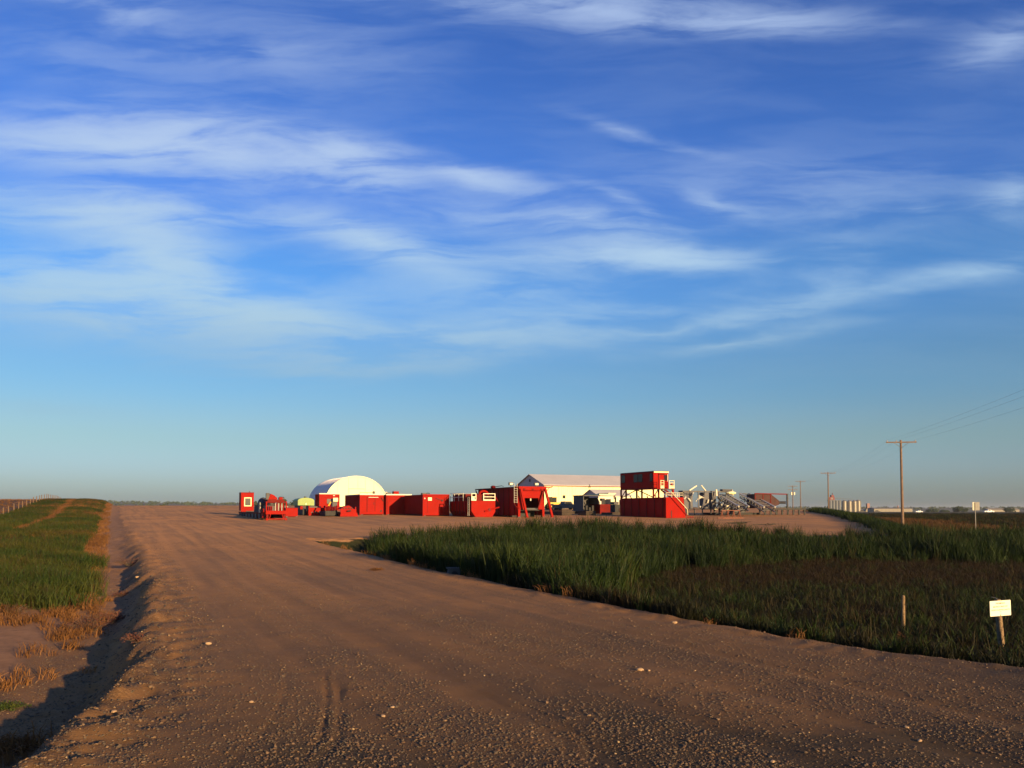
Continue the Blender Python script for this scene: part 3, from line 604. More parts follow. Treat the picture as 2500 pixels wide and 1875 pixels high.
def control_tower():
    p = gp(1626, 107); W = Wd(p, 1669); D = Dp(p, 1514); H = Ht(p, 1214)
    o = thing('control_tower', 'red two storey rig doghouse raised on legs above a red tank', 'tower', p, AX)
    MB().prism([(.0, .05), (W + .3, .05), (W, H), (.0, H)], 'y', 0, D).build('base_tank', 'red_paint', o)
    B(W*.28, W*.32, -.03, -.002, .06, .95).build('tank_valve', 'black', o); B(-.1, W + .75, -.12, .3, 0, .048).build('skid_plate', 'red_paint', o)
    MB().path([(W + .5, -.05, .12), (W + 1.5, -.05, .12)], .05).build('tow_bar', 'red_paint', o)
    z1 = Ht(p, 1192); z2 = Ht(p, 1147.5); cx0, cx1 = -.9, W * .36; cy0 = 2.7; cy1 = D - .1
    # cabin stands on legs set back from the tank front
    for x in (cx0 + .95, cx1 - .12):
        for y in (cy0 + .1, (cy0 + cy1) / 2, cy1 - .1): B(x - .09, x + .09, y - .09, y + .09, H + .002, z1).build('support_leg', 'dark_red', o)
    for y in (cy0 + .1, cy1 - .1): MB().beam((cx0 + 1, y, H + .05), (cx1 - .2, y, z1 - .05), .1).build('cross_brace', 'dark_red', o)
    MB().beam((cx0 + .95, cy0 + .2, H + .05), (cx0 + .95, (cy0+cy1)/2, z1 - .05), .1).build('cross_brace', 'dark_red', o); MB().beam((cx0 + .95, (cy0+cy1)/2, z1 - .05), (cx0 + .95, cy1 - .2, H + .05), .1).build('cross_brace', 'dark_red', o)
    cx0 = .0; cx1 = W * .86
    b = B(cx0, cx1, cy0, cy1, z1, z2 - .12).build('cabin_body', 'red_paint', o)
    MB().prism([(cx0 - .05, z2 - .118), (cx1 + .05, z2 - .118), (cx1 - .1, z2 + .02), (cx0 + .1, z2 + .02)], 'y', cy0 - .06, cy1 + .06).build('cabin_roof', 'dark_red', o)
    B(cx0 + .02, cx1 - .02, cy0 - .12, cy0 - .062, z2 - .22, z2 - .04).build('roof_trim', 'cream_panel', o)
    zc = z1 + (z2 - z1) * .42
    for y0, y1 in ((cy0 + .2, cy0 + .8), (cy0 + 2.5, cy0 + 4.6), (cy1 - 1.2, cy1 - .3)):
        w = B(cx0 - .03, cx0 - .004, y0, y1, zc, zc + 1.05).build('window', 'glass', o); B(cx0 - .06, cx0 - .032, y0 - .06, y1 + .06, zc - .08, zc - .01).build('window_sill', 'dark_red', w)
        if y1 - y0 > 1.5: B(cx0 - .05, cx0 - .032, (y0 + y1) / 2 - .05, (y0 + y1) / 2 + .05, zc, zc + 1.05).build('mullion', 'dark_red', w)
    B(cx0 - .05, cx0 - .002, cy0 + .1, cy1 - .1, z1 + .02, z1 + .12).build('sill_beam', 'dark_red', o)
    Wc = cx1 - cx0; dx0 = cx0 + Wc * .36; dx1 = cx0 + Wc * .68
    door(o, dx0, dx1, z1 + .1, z2 - .45, y=cy0 - .05)
    B(dx0 - .1, dx1 + .1, cy0 - .2, cy0 - .06, z2 - .4, z2 - .33).build('door_hood', 'dark_red', o)
    w = B(cx0 + Wc * .74, cx0 + Wc * .92, cy0 - .035, cy0 - .004, zc + .1, zc + .85).build('window', 'glass', o); m = MB(); m.box(cx0 + Wc*.925, cx0 + Wc*.955, cy0 - .06, cy0 - .004, zc, zc + .95); m.build('window_frame', 'white_paint', w)
    # landing and stairs down to the tank deck
    B(dx0 - .6, cx1 + .1, cy0 - 1.2, cy0 - .07, z1 - .1, z1 - .02).build('landing', 'dark_steel', o)
    for x0, x1 in ((dx0 - .55, dx0 - .05), (dx1 + .05, cx1 + .05)):
        m = MB(); y = cy0 - 1.17
        for z in (.08, .42, .75, 1.05): m.box(x0, x1, y - .03, y + .03, z1 + z - .03, z1 + z + .03)
        for x in (x0, x1): m.box(x - .03, x + .03, y - .035, y + .035, z1, z1 + 1.1)
        m.box(x0, x1, y - .025, y + .025, z1 + .09, z1 + .3)
        m.build('landing_rail', 'cream_panel', o)
    for i in range(6):
        q = i / 6; z = z1 - .1 - q * (z1 - H - .1); x = dx0 + .2 + q * 1.3
        B(x - .12, x + .22, cy0 - 1.1, cy0 - .3, z - .05, z).build('stair_tread', 'red_paint', o)
    for y in (cy0 - 1.13, cy0 - .27): MB().beam((dx0 + .1, y, z1 - .1), (dx0 + 1.6, y, H + .05), .08, .2).build('stair_stringer', 'dark_red', o)
    MB().path([(cx1 + .25, cy0 - .2, z1 + .7), (cx1 + .38, cy0 - .3, z1 + .55), (cx1 + .5, cy0 - .4, H + .1)], .16, 10).build('exhaust_duct', 'red_paint', o)
    # white rails on the tank and the ladder stair at its right
    rails(o, [(W*.02, .05, 0), (W - .02, .05, 0), (W - .02, 2.5, 0)], H, Ht(p, 1203) - H, step=.8)
    for y in (-.12, .25): MB().beam((W*.25, y, H + .05), (W + .55, y, .25), .05, .07).build('ladder_stringer', 'red_paint', o)
    for i in range(9):
        q = (i + .5) / 9; B(W*.25 + q * (W*.75 + .55) - .08, W*.25 + q * (W*.75 + .55) + .08, -.1, .23, H - q * (H - .2) - .02, H - q * (H - .2) + .02).build('ladder_rung', 'dark_red', o)
    rr = MB().path([(W*.25, -.14, H + .75), (W + .5, -.14, 1.1), (W + .55, -.14, .4)], .035); rr.build('stair_handrail', 'cream_panel', o)
    for i in range(6): B(-.06, -.002, .6 + i * 1.8, .74 + i * 1.8, .1, H - .1).build('side_stiffener', 'dark_red', o)
    for i in range(5): MB().tube((.4 + .05 * i, .8 + i * 2, H), (.4, .8 + i * 2, H + .3), .07).build('deck_valve', 'dark_red', o)
control_tower()

# ------------------------------------------------------------------ skids and machines left of the row
def long_skid():
    p = gp(649, 99); W = 2.45; D = 24.0
    o = thing('pump_trailer', 'long red pump skid with upright control cab at its far end', 'pump skid', p, AX)
    for x in (.1, W - .35): B(x, x + .25, .2, D, .25, .75).build('skid_beam', 'dark_red', o)
    B(0, W, 4.2, D - .2, .76, 1.0).build('deck', 'dark_red', o)
    for i in range(7): B(.02, .1, 4.5 + i * 2.8, 5.8 + i * 2.8, .2, .75).build('side_locker', 'dark_steel', o)
    for i in range(3): MB().tube((.0, D - 2 - i * 1.25, .45), (.5, D - 2 - i * 1.25, .45), .45, n=14).build('wheel', 'rubber', o)
    # front frame
    zt = Ht(p, 1224)
    for x in (.0, W - .14): B(x, x + .14, .0, .14, .7, zt).build('frame_post', 'red_paint', o)
    B(.15, W - .15, .0, .14, zt - .16, zt).build('frame_top', 'dark_red', o); B(.0, W, -.02, .2, .72, 1.15).build('bumper_panel', 'red_paint', o)
    for x0, x1 in ((.55, .25), (W - .55, W - .25)): MB().beam((x0, -.02, .72), (x1 + (.15 if x1 < 1 else -.15), -.1, .12), .08).build('tow_strut', 'red_paint', o)
    MB().beam((.2, -.12, .16), (W - .2, -.12, .16), .1).build('tow_bar', 'red_paint', o)
    for x in (.12, W - .12): MB().tube((x, -.2, .12), (x, .1, .12), .14, n=10).build('skid_shoe', 'red_paint', o)
    # pump and manifold
    B(.2, 1.0, .3, 3.6, 1.16, 1.75).build('pump_body', 'dark_steel', o)
    MB().ellipsoid((.75, .9, zt - .25), (.5, .6, .5), 10, 7).build('pulsation_dampener', 'dark_steel', o)
    for i in range(6): MB().tube((1.15 + i * .19, .35, 1.16), (1.15 + i * .19, .35, zt - .2), .06).build('manifold_pipe', 'pale_steel' if i % 2 == 0 else 'red_paint', o)
    for i in range(3): MB().tube((.3 + i * .2, .05, 1.17), (.3 + i * .2, .05, 1.7), .05).build('valve_stem', 'red_paint', o)
    B(.25, W - .25, .4, 3.4, zt + .01, zt + .22).build('walkway', 'dark_red', o)
    B(.1, .5, .5, .9, zt + .23, zt + 1.0).build('exhaust_stack', 'dark_steel', o)
    MB().prism([(.35, zt + .23), (1.4, zt + .23), (1.35, zt + .45), (1.0, zt + .75), (.6, zt + .9)], 'y', .45, 1.6).build('engine_hood', 'red_paint', o)
    B(1.6, 2.0, .4, 1.0, zt + .23, zt + .5).build('control_box', 'red_paint', o); MB().tube((1.9, 2.0, zt + .4), (2.45, 2.0, zt + .35), .22, n=10).build('muffler', 'dark_steel', o)
    for i, x in enumerate((-.25, -.18)): MB().tube((x, 2.6 + i * 1.2, .9), (x, 2.6 + i * 1.2, 2.2), .07).build('side_pipe', 'pale_steel', o)
    B(-.2, .0, 1.2, 1.8, .3, 1.4).build('side_bracket', 'red_paint', o); MB().ellipsoid((.4, 4.6, 1.9), (.7, .9, .9), 10, 7).build('gearbox', 'dark_steel', o)
    MB().prism([(5.4, 1.0), (12, 1.0), (11.5, 1.8), (6, 2.0)], 'x', .4, 1.9).build('engine_block', 'black', o)
    # cab
    y = D - 2.6; zc = .9; zh = Ht(Vector((p.x - ny * y, p.y + nx * y, p.z)), 1203)
    B(.0, 1.75, y, y + 2.0, zc + .25, zh).build('cab_body', 'red_paint', o); B(-.03, 1.78, y - .03, y + 2.03, zh, zh + .06).build('cab_roof', 'dark_red', o)
    w = B(.55, 1.3, y - .04, y - .004, zc + 1.0, zc + 2.0).build('window', 'glass', o); m = MB(); a, b, c, d = .42, 1.43, zc + .87, zc + 2.13
    m.box(a, a + .12, y - .06, y - .004, c, d); m.box(b - .12, b, y - .06, y - .004, c, d); m.box(a + .12, b - .12, y - .06, y - .004, c, c + .12); m.box(a + .12, b - .12, y - .06, y - .004, d - .12, d); m.build('window_frame', 'cream_panel', w)
    MB().prism([(0, zc - .35), (.7, zc + .15), (.7, zc + .24), (0, zc + .24)], 'y', y - .05, y + .1).build('cab_bracket', 'red_paint', o)
    MB().tube((1.2, y + .5, zh + .06), (1.2, y + .5, zh + .25), .05).build('beacon', 'dark_steel', o); MB().tube((2.0, y + .6, 1.4), (2.3, y + .6, 1.5), .28).build('winch_drum', 'red_paint', o)
long_skid()

def low_skid(label, pxl, pxr, Y, D, base_top, kind):
    p = gp(pxl, Y); W = Wd(p, pxr); H = Ht(p, base_top)
    o = thing('low_skid', label, 'equipment skid', p, AX, 'low red equipment skids')
    B(.05, W - .05, .1, D, .1, H * .62).build('skid_body', 'red_paint' if kind == 0 else 'dark_red', o); B(0, W, -.02, .098, .05, H).build('front_plate', 'red_paint', o)
    for x in (.05, W - .25): B(x, x + .2, -.1, D + .1, 0, .098).build('skid_runner', 'dark_steel', o)
    if kind == 0:
        B(.02, W - .02, .1, D - .3, H * .62 + .004, H - .02).build('top_tray', 'dark_red', o); MB().beam((0, -.04, H - .05), (W, -.04, H - .05), .07).build('top_lip', 'red_paint', o)
        MB().path([(.2, 1, H), (.2, 1, H + .35), (.5, 1, H + .1)], .06).build('pipe_elbow', 'pale_steel', o)
    if kind == 1:
        for x in (.0, W - .1): B(x, x + .16, -.1, .3, H + .003, H + .28).build('end_stop', 'red_paint', o)
        B(-.0, W, -.16, -.022, .02, .22).build('push_bar', 'red_paint', o)
        for i in range(5): MB().tube((.5 + i * .35, -.03, .45 + .12 * (i % 2)), (.5 + i * .35, -.08, .45 + .12 * (i % 2)), .11, n=8).build('valve_wheel', 'dark_steel', o)
        B(-.9, -.55, 1.2, 1.6, .9, 1.35).build('side_box', 'red_paint', o); B(.3, W - .3, 1, 2.6, H * .62 + .004, H + .2).build('motor', 'dark_steel', o)
        B(-.5, -.02, 1.4, D, .12, .95).build('side_frame', 'black', o)
    if kind == 2:
        MB().prism([(-.12, .02), (W + .2, .02), (W + .02, .55), (.0, .55)], 'y', -.3, -.022).build('dozer_blade_plate', 'red_paint', o)
        MB().prism([(.05, H + .01), (W - .3, H + .01), (W - .55, H + .25), (W * .55, H + .5), (.45, H + .3)], 'y', .2, 2.0).build('engine_hood', 'red_paint', o)
        for i in range(4): B(.35 + i * .38, .55 + i * .38, .14, .198, H + .06, H + .2).build('vent_slot', 'black', o)
        MB().tube((W*.4, -.31, .75), (W*.62, -.31, .8), .09).build('shackle', 'black', o)
        B(-1.7, -.05, 1.4, D, .12, .75).build('track_frame', 'black', o)
        for i in range(6): MB().tube((-1.6 + i * .27, 1.2, .9), (-1.5 + i * .27, 1.6, 1.25 + .1 * (i % 3)), .13, n=8).build('pump_cylinder', 'dark_red', o)
        B(-.55, .1, 2.2, 3.2, H * .62 + .01, Ht(p, 1217)).build('engine_housing', 'dark_steel', o); B(-.5, .15, 2.0, 2.18, Ht(p, 1224), Ht(p, 1215)).build('air_cleaner', 'cream_panel', o)
        MB().tube((-1.3, 1.35, 1.45), (-1.0, 1.35, 2.0), .1).build('filler_pipe', 'yellow_paint', o); B(W - .15, W, .1, .5, H, H + .3).build('end_stop', 'red_paint', o)
low_skid('low red box skid with plain front right beside the long pump skid', 697, 727, 112, 6.0, 1240, 0)
low_skid('low red skid with row of valves, second from the pump skid', 753, 793, 117, 5.0, 1239.5, 1)
low_skid('low red skid with wide blade and engine hood beside the wide container', 831, 870, 113, 5.0, 1243, 2)

def green_tank():
    p = gp(727, 165); W = Wd(p, 767); H = Ht(p, 1215); z0 = Ht(p, 1234)
    o = thing('green_tank', 'lime green round-topped tank behind the low red skids', 'tank', p, AX)
    pts = [(0, z0), (W, z0)] + [(W/2 + W/2 * math.cos(a), z0 + (H - z0) * (.62 + .38 * math.sin(a))) for a in np.linspace(0, math.pi, 13)]
    MB().prism(pts, 'y', 0, 5.0).build('tank_body', 'green_tank', o)
    for x in (.3, W - .6): B(x, x + .3, .1, 4.9, 0, z0 - .003).build('saddle', 'dark_steel', o)
    MB().tube((W*.5, -.06, z0 + .3), (W*.5, -.005, z0 + .3), .16, n=12).build('gauge', 'cream_panel', o); MB().tube((W*.5, 1, H), (W*.5, 1, H + .25), .25, n=10).build('hatch', 'dark_steel', o)
green_tank()

# ------------------------------------------------------------------ things between the rig building and the tower
def rig_mats():
    for i, (px, Y, W, D, n, lb) in enumerate(((1372, 118, 1.6, 3.0, 4, 'tall dark stack of rig mats beside the splayed red leg'), (1336, 127, 5.5, 3.4, 2, 'low long stack of rig mats before the yellow loader'),
                              (1431, 118, 1.6, 2.4, 3, 'short dark stack of rig mats in front of the shack'))):
        p = gp(px, Y); o = thing('mat_stack', lb, 'mat stack', p, AX, 'timber rig mats stacked in the yard')
        for k in range(n):
            for j in range(5): B(0, W, D * j / 5 + .02, D * (j + 1) / 5 - .02, k * .22, k * .22 + .2).build('timber', 'mat_wood', o)
rig_mats()
def loader():
    p = gp(1340, 172); o = thing('wheel_loader', 'small yellow loader parked against the cream workshop', 'loader', p, AX)
    B(.4, 2.8, 0, 1.8, .7, 1.5).build('body', 'yellow_paint', o); B(.9, 1.9, .1, 1.7, 1.5, 2.5).build('cab', 'glass', o); B(.8, 2.0, .0, 1.8, 2.5, 2.62).build('cab_roof', 'yellow_paint', o)
    for x in (.7, 2.6):
        for y in (-.2, 1.7): w = MB().tube((x, y, .6), (x, y + .4, .6), .6, n=16).build('wheel', 'rubber', o); MB().tube((x, y - .02, .6), (x, y - .002, .6), .28, n=12).build('rim', 'yellow_paint', w)
    MB().prism([(2.9, .2), (3.7, .15), (3.5, .9), (3.2, 1.0)], 'y', -.1, 1.9).build('bucket', 'dark_steel', o); MB().beam((2.4, .9, 1.3), (3.3, .9, .6), .18).build('lift_arm', 'yellow_paint', o)
loader()
def pickup_truck(px, Y, lb, m='dark_steel', rot=AX, grp=None, nm='pickup_truck', cat='truck', m2=None):
    p = gp(px, Y); o = thing(nm, lb, cat, p, rot, grp)
    MB().prism([(0, .4), (5.2, .4), (5.2, .95), (3.9, 1.1), (3.4, 1.75), (2.0, 1.75), (1.8, 1.1), (0, 1.1)], 'y', 0, 1.8).build('body', m, o)
    B(2.1, 3.3, -.02, -.003, 1.15, 1.62).build('side_window', 'glass', o); B(3.45, 3.5, .2, 1.6, 1.1, 1.6).build('windscreen', 'glass', o)
    for x in (.95, 4.2):
        for y in (-.04, 1.6): MB().tube((x, y, .36), (x, y + .24, .36), .36, n=14).build('wheel', 'rubber', o)
    return o
pickup_truck(1358, 165, 'dark pickup truck parked beside the yellow loader at the workshop')

def dark_shack():
    p = gp(1424, 128); o = thing('open_shack', 'dark open-fronted shack with pale roof edge and red side box', 'shack', p, AX)
    W = Wd(p, 1500); H = Ht(p, 1211); D = 3.0
    B(0, .12, 0, D, 0, H).build('side_wall', 'dark_steel', o); B(W*.5, W*.5 + .1, .2, D, 0, H - .2).build('side_wall', 'dark_steel', o); B(.13, W*.5 - .01, D - .1, D, 0, H - .02).build('back_wall', 'dark_steel', o)
    B(-.1, W*.52, -.2, D + .1, H, H + .14).build('roof', 'dark_steel', o); B(W*.49, W*.98, -.25, D, H + .16, H + .34).build('roof_panel', 'cream_panel', o); B(W*.78, W*1.02, -.3, D, H + .36, H + .5).build('roof_panel', 'cream_panel', o)
    B(W*.49, W*.82, -.4, D - .4, .0, 1.5).build('red_locker', 'dark_red', o); B(W*.83, W*.97, -.5, 1.0, 0, 1.1).build('red_door', 'red_paint', o); B(W*.83, W*.95, -.5, 1.0, 1.11, 2.3).build('cream_cabinet', 'cream_panel', o)
    MB().beam((W*.45, -.2, H - .3), (W*.52, -.2, H - 1.1), .1).build('roof_strut', 'white_paint', o); B(W*.56, W*.66, -.3, .3, 1.51, 2.4).build('engine', 'black', o); B(W*.5, W*.6, -.2, .2, 1.51, 2.0).build('white_drum', 'pale_steel', o)
    for i in range(4): B(.25 + i * .55, .6 + i * .55, .6, 1.4, 0, 1.0 + .3 * (i % 2)).build('stored_crate', 'black', o)
    for x in (W*.97, W*1.0): B(x - .04, x + .04, -.2, -.1, .0, H + .15).build('roof_post', 'rust_red', o)
dark_shack()
def engine_heap():
    p = gp(1503, 122); o = thing('engine_unit', 'dark engine unit on a timber base left of the red tower', 'engine', p, AX)
    for j in range(3): B(-1.0, 2.6, .1 + j * .8, .75 + j * .8, 0, .35).build('timber', 'mat_wood', o)
    B(.1, 1.1, .3, 1.6, .36, 1.5).build('engine_block', 'black', o); MB().tube((.5, .8, 1.5), (.5, .8, 2.6), .12).build('exhaust_stack', 'black', o); B(.0, .8, .4, 1.4, 1.51, 1.9).build('valve_cover', 'dark_steel', o)
    B(1.2, 1.8, .2, .8, 1.4, 2.0).build('air_box', 'red_paint', o); MB().tube((1.5, .3, .36), (1.35, .3, 1.4), .07).build('pipe', 'orange_steel', o); MB().tube((1.15, .2, .7), (1.15, .5, .7), .4, n=12).build('flywheel', 'rust_red', o)
    for x in (2.4, 3.3): B(x + .2, x + .7, .0, .5, 0, .62).build('timber_block', 'mat_wood', o)
engine_heap()

# ------------------------------------------------------------------ silver derrick and pipe skids right of the tower
def derrick(lb, p0, p1, w, h, m='galvanised'):
    p0 = Vector(p0); p1 = Vector(p1); o = thing('derrick_section', lb, 'derrick section', p0, 0, 'lattice derrick sections lying tilted')
    d = p1 - p0; a = Vector((nx, ny, 0)) * w; up = Vector((0, 0, h)); n = 9
    for s in (0, 1):
        for u in (0, 1): q = a * s + up * u; MB().beam(q, q + d, .2 if u else .12).build('chord', 'pale_steel' if u else m, o)
    br = MB()
    for i in range(n):
        f0 = d * (i / n); f1 = d * ((i + 1) / n)
        for s in (0, 1): br.beam(a * s + f0 + up * (i % 2), a * s + f1 + up * ((i + 1) % 2), .07)
        br.beam(f0 + up, f1 + up + a, .07); br.beam(f0, f0 + a, .07); br.beam(f0 + up, f0 + up + a, .07); br.beam(f0, f0 + up, .07)
    br.build('lattice', m, o)
    return o
def silver_skid():
    p = gp(1678, 118); W = 3.0
    o = thing('silver_pump_skid', 'grey cylindrical tanks and pipework on a dark stand behind the tower', 'pipe skid', p, AX)
    B(-.2, 8.6, .2, 3.0, .85, 1.0).build('stand_deck', 'black', o)
    for x in (0, 1.4, 2.8, 4.3, 5.8, 7.2, 8.3): B(x, x + .14, .2, .34, 0, .85).build('stand_leg', 'dark_steel', o)
    for i, (x, w, h) in enumerate(((.9, 1.5, 2.4), (4.1, .9, 2.3), (5.5, .7, 2.3))): B(x - w/2, x + w/2, .9, 1.9, 1.002, 1 + h).build('panel_tank', 'galvanised', o)
    rnd = random.Random(5)
    for i in range(12):
        x = -.1 + i * .72; z = rnd.uniform(1.3, 2.9); MB().tube((x, .6, z), (x + rnd.uniform(-.3, .5), .6, z + rnd.uniform(-.5, .6)), rnd.uniform(.07, .13), n=8).build('pipe_end', 'white_paint' if i % 2 else 'pale_steel', o)
    B(-.1, 8.5, .9, 1.9, 3.35, 3.55).build('top_frame', 'galvanised', o)
    for x, dx in ((2.3, .0), (3.0, .5), (4.7, .4), (6.2, -.3), (7.0, .4)): MB().beam((x, .45, 1.0), (x + dx, .45, 3.4), .12).build('frame_strut', 'galvanised', o)
    for i in range(5): MB().tube((2.2 + i * .2, .5, 2.2 + .12 * i), (2.5 + i * .2, .5, 2.9 - .1 * i), .11, n=8).build('pipe_end', 'pale_steel', o)
    for x, z in ((6.6, 1.35), (7.2, 1.3), (7.8, 1.35)): MB().tube((x, .3, z), (x + .1, .9, z), .26, n=10).build('flange', 'pale_steel', o)
    for x, z, x2, z2 in ((1.0, 3.55, 2.3, 4.25), (3.9, 3.55, 3.1, 4.35)): MB().tube((x, .8, z), (x2, .8, z2), .1).build('vent_pipe', 'white_paint', o)
    for i in range(4): MB().path([(6 + i * .5, .6, 1.1), (6.1 + i * .5, .6, 2 + .3 * (i % 2)), (6.5 + i * .4, .6, 2.3)], .08).build('elbow_pipe', 'pale_steel' if i % 2 else 'dark_steel', o)
    for x in (4.0, 6.0): MB().ellipsoid((x + 1.2, .15, .9), (.4, .12, .1), 8, 5).build('lamp_dish', 'cream_panel', o)
    MB().tube((Wd(p, 1750), .0, 2.8), (Wd(p, 1749), .0, Ht(p, 1194)), .14).build('vent_pipe', 'white_paint', o)
silver_skid()
def dpt(px, py, Y): d = cs(px, py); d = d / d.y * Y; return (d.x, Y, EYE + d.z)
derrick('nearer tilted lattice derrick section with pale top chord', dpt(1752, 1216, 124), dpt(1804, 1247.5, 112), 1.7, .6)
derrick('farther tilted lattice derrick section ending before the rust red hopper', dpt(1806, 1215, 128), dpt(1866, 1250, 112), 1.9, .65)
def derrick_base():
    p = gp(1812, 121); o = thing('derrick_stand', 'dark steel cradle carrying the tilted derrick sections', 'cradle', p, AX)
    B(-4.5, 3.6, .5, 3.5, .02, .35).build('base', 'black', o)
    for x, h in ((-3.6, 2.6), (-1.2, 2.4), (.6, 2.2)): B(x, x + .16, 1.8, 1.96, .35, h).build('upright', 'dark_steel', o); MB().beam((x, 1.9, .4), (x + 1.5, 1.9, h - .2), .1).build('brace', 'dark_steel', o)
    MB().ellipsoid((-1.0, 1.2, 3.2), (.85, .6, .26), 10, 6).build('crown_sheave', 'cream_panel', o); B(-2.2, -.4, 1.6, 2.2, 3.5, 3.75).build('crown_beam', 'dark_steel', o)
    for i in range(7): MB().ellipsoid((-3 + i * .75, 1.1, .8 + .5 * ((i * 37) % 3)), (.3, .3, .35), 8, 6).build('sheave', ['dark_steel', 'galvanised', 'black'][i % 3], o)
    MB().tube((.2, 2.2, 2.9), (.0, 2.2, Ht(p, 1195)), .13).build('vent_pipe', 'white_paint', o); B(-1, 1.5, 1.0, 1.6, .36, 1.5).build('winch_box', 'dark_steel', o)
derrick_base()
def rack():
    p = gp(1763, 105); o = thing('pipe_rack', 'low orange steel pipe rack in front of the derrick sections', 'rack', p, AX)
    W = Wd(p, 1815)
    for y in (0, .9): MB().beam((0, y, .06), (W, y, .06), .09).build('rail', 'orange_steel', o)
    for i in range(4):
        x = .3 + i * (W - .6) / 3
        MB().beam((x - .15, 0, .1), (x + .05, .45, 1.0), .07).build('frame_leg', 'orange_steel', o); MB().beam((x + .2, .9, .1), (x + .05, .45, 1.0), .07).build('frame_leg', 'orange_steel', o)
    MB().beam((.25, .45, 1.02), (W - .25, .45, 1.02), .07).build('top_bar', 'orange_steel', o)
rack()
def flare_hopper():
    p = gp(1868, 121); T = Ht(p, 1241)
    o = thing('catwalk_table', 'long dark steel catwalk table on many legs', 'table', p, AX + R(-13))
    W = 6.6; B(-.2, W, 0, 1.6, T - .22, T).build('table_top', 'black', o)
    for i in range(8):
        x = -.1 + i * (W - .2) / 7
        for y in (.0, 1.4): B(x, x + .18, y + .02, y + .18, 0, T - .222).build('leg', 'black', o)
    h = thing('rust_hopper', 'rust red tapered hopper with pipe frame on the catwalk table', 'hopper', (p.x, p.y, p.z + T + .003), AX + R(-13))
    H = Ht(p, 1206) - T; 
    B(-1.6, 1.0, .1, 2.4, .05, H).build('hopper_box', 'rust_red', h); MB().prism([(1.003, .05), (2.35, .55), (2.35, 1.1), (1.003, H)], 'y', .15, 2.3).build('hopper_taper', 'rust_red', h)
    MB().beam((-1.6, .05, H + .06), (3.5, .05, H - .02), .14).build('top_pipe', 'dark_red', h); MB().tube((3.6, .05, 0), (3.6, .05, H + .05), .14, n=10).build('end_pipe', 'dark_steel', h); MB().tube((2.35, .9, .85), (3.5, .3, .85), .2, n=10).build('nozzle', 'dark_steel', h)
    for x in (-1.55, -.3, .9): B(x, x + .1, .05, .098, .1, H - .02).build('stiffener', 'dark_red', h)
    for x in (-1.4, .7): B(x, x + .25, .3, 2.2, 0, .048).build('foot', 'dark_steel', h)
flare_hopper()

def debris():
    for px, Y, n, lb in ((1800, 88, 9, 'dark scrap heap lying on the yard gravel before the pipe rack'), (1865, 84, 6, 'small dark scrap heap right of the larger one on the yard')):
        p = gp(px, Y); o = thing('scrap_heap', lb, 'scrap', p, 0, 'scrap heaps on the yard'); rnd = random.Random(px)
        for i in range(n): MB().beam((rnd.uniform(-1.2, .6), rnd.uniform(-.3, .3), rnd.uniform(.03, .12)), (rnd.uniform(.2, 1.4), rnd.uniform(-.3, .3), rnd.uniform(.05, .25)), .1, .07).build('timber', 'mat_wood', o)
debris()
# ------------------------------------------------------------------ poles, wires, signs, posts
POLES = []
def power_pole(px, Y, top, lb, trans=False):
    p = gp(px, Y); H = Ht(p, top); p.z -= .05
    o = thing('power_pole', lb, 'power pole', p, R(-8), 'wooden power poles along the line')
    MB().tube((0, 0, 0), (0, 0, H), .17, .115, n=10).build('pole', 'pole_wood', o)
    zs = [H - .25] + ([H - 1.5] if trans else [])
    for z in zs:
        B(-1.65, 1.65, -.19, -.125, z - .07, z + .07).build('crossarm', 'pole_wood', o)
        for s in (-1, 1): MB().beam((s * .75, -.17, z - .08), (0, -.14, z - .65), .04).build('arm_brace', 'galvanised', o)
        for x in (-1.52, -.52, 1.52): MB().tube((x, -.16, z + .071), (x, -.16, z + .25), .055, .04, n=8).build('insulator', 'porcelain', o)
    if trans:
        for x in (-.5, .5): MB().tube((x, -.05, H - 3.4), (x, -.05, H - 2.4), .3, n=12).build('transformer', 'white_paint', o); 
    POLES.append((o, p, H)); return o
power_pole(2203, 95, 1073, 'nearest and tallest wooden power pole with plain crossarm, right of the yard')
power_pole(2023, 192, 1152, 'second power pole, thin and pale, beside the grain silos')
power_pole(1955, 282, 1173, 'third power pole, thin, behind the catwalk table')
power_pole(1936, 300, 1185, 'far power pole with two crossarms and white transformers', True)
def wires():
    W0 = [Vector((x, -.16, -.02)) for x in (-1.52, -.52, 1.52)]; M = Matrix.Rotation(R(-8), 3, 'Z')
    tops = [(Vector((6.0, -42, 10.6)))] + [Vector((p.x, p.y, p.z + H)) for o, p, H in POLES[:3]]
    nm = ('left', 'middle', 'right')
    spans = ('from the nearest pole over to the right edge', 'between the nearest and second power poles', 'between the second and third power poles')
    for a, b, sp in zip(tops[:-1], tops[1:], spans):
        for k in range(3):
            A = a + M @ W0[k]; Bp = b + M @ W0[k]; pts = []
            for i in range(17): q = i / 16; v = A.lerp(Bp, q); v.z -= 1.1 * 4 * q * (1 - q); pts.append(v)
            tag(MB().path(pts, .0048, 5).build('power_line', 'wire'), f'thin {nm[k]} power wire {sp}', 'wire', 'overhead power wires')
wires()
def behind_pole():   # the line goes on past the viewer
    p = Vector((6.0, -42, 0)); p.z = gz(6.0, -42)
    o = thing('power_pole', 'power pole behind the viewer that carries on the wires, outside the picture', 'power pole', p, R(-8), 'wooden power poles along the line')
    H = 10.6 - p.z; MB().tube((0, 0, 0), (0, 0, H), .17, .115, n=10).build('pole', 'pole_wood', o); B(-1.65, 1.65, -.19, -.125, H - .32, H - .18).build('crossarm', 'pole_wood', o)
behind_pole()

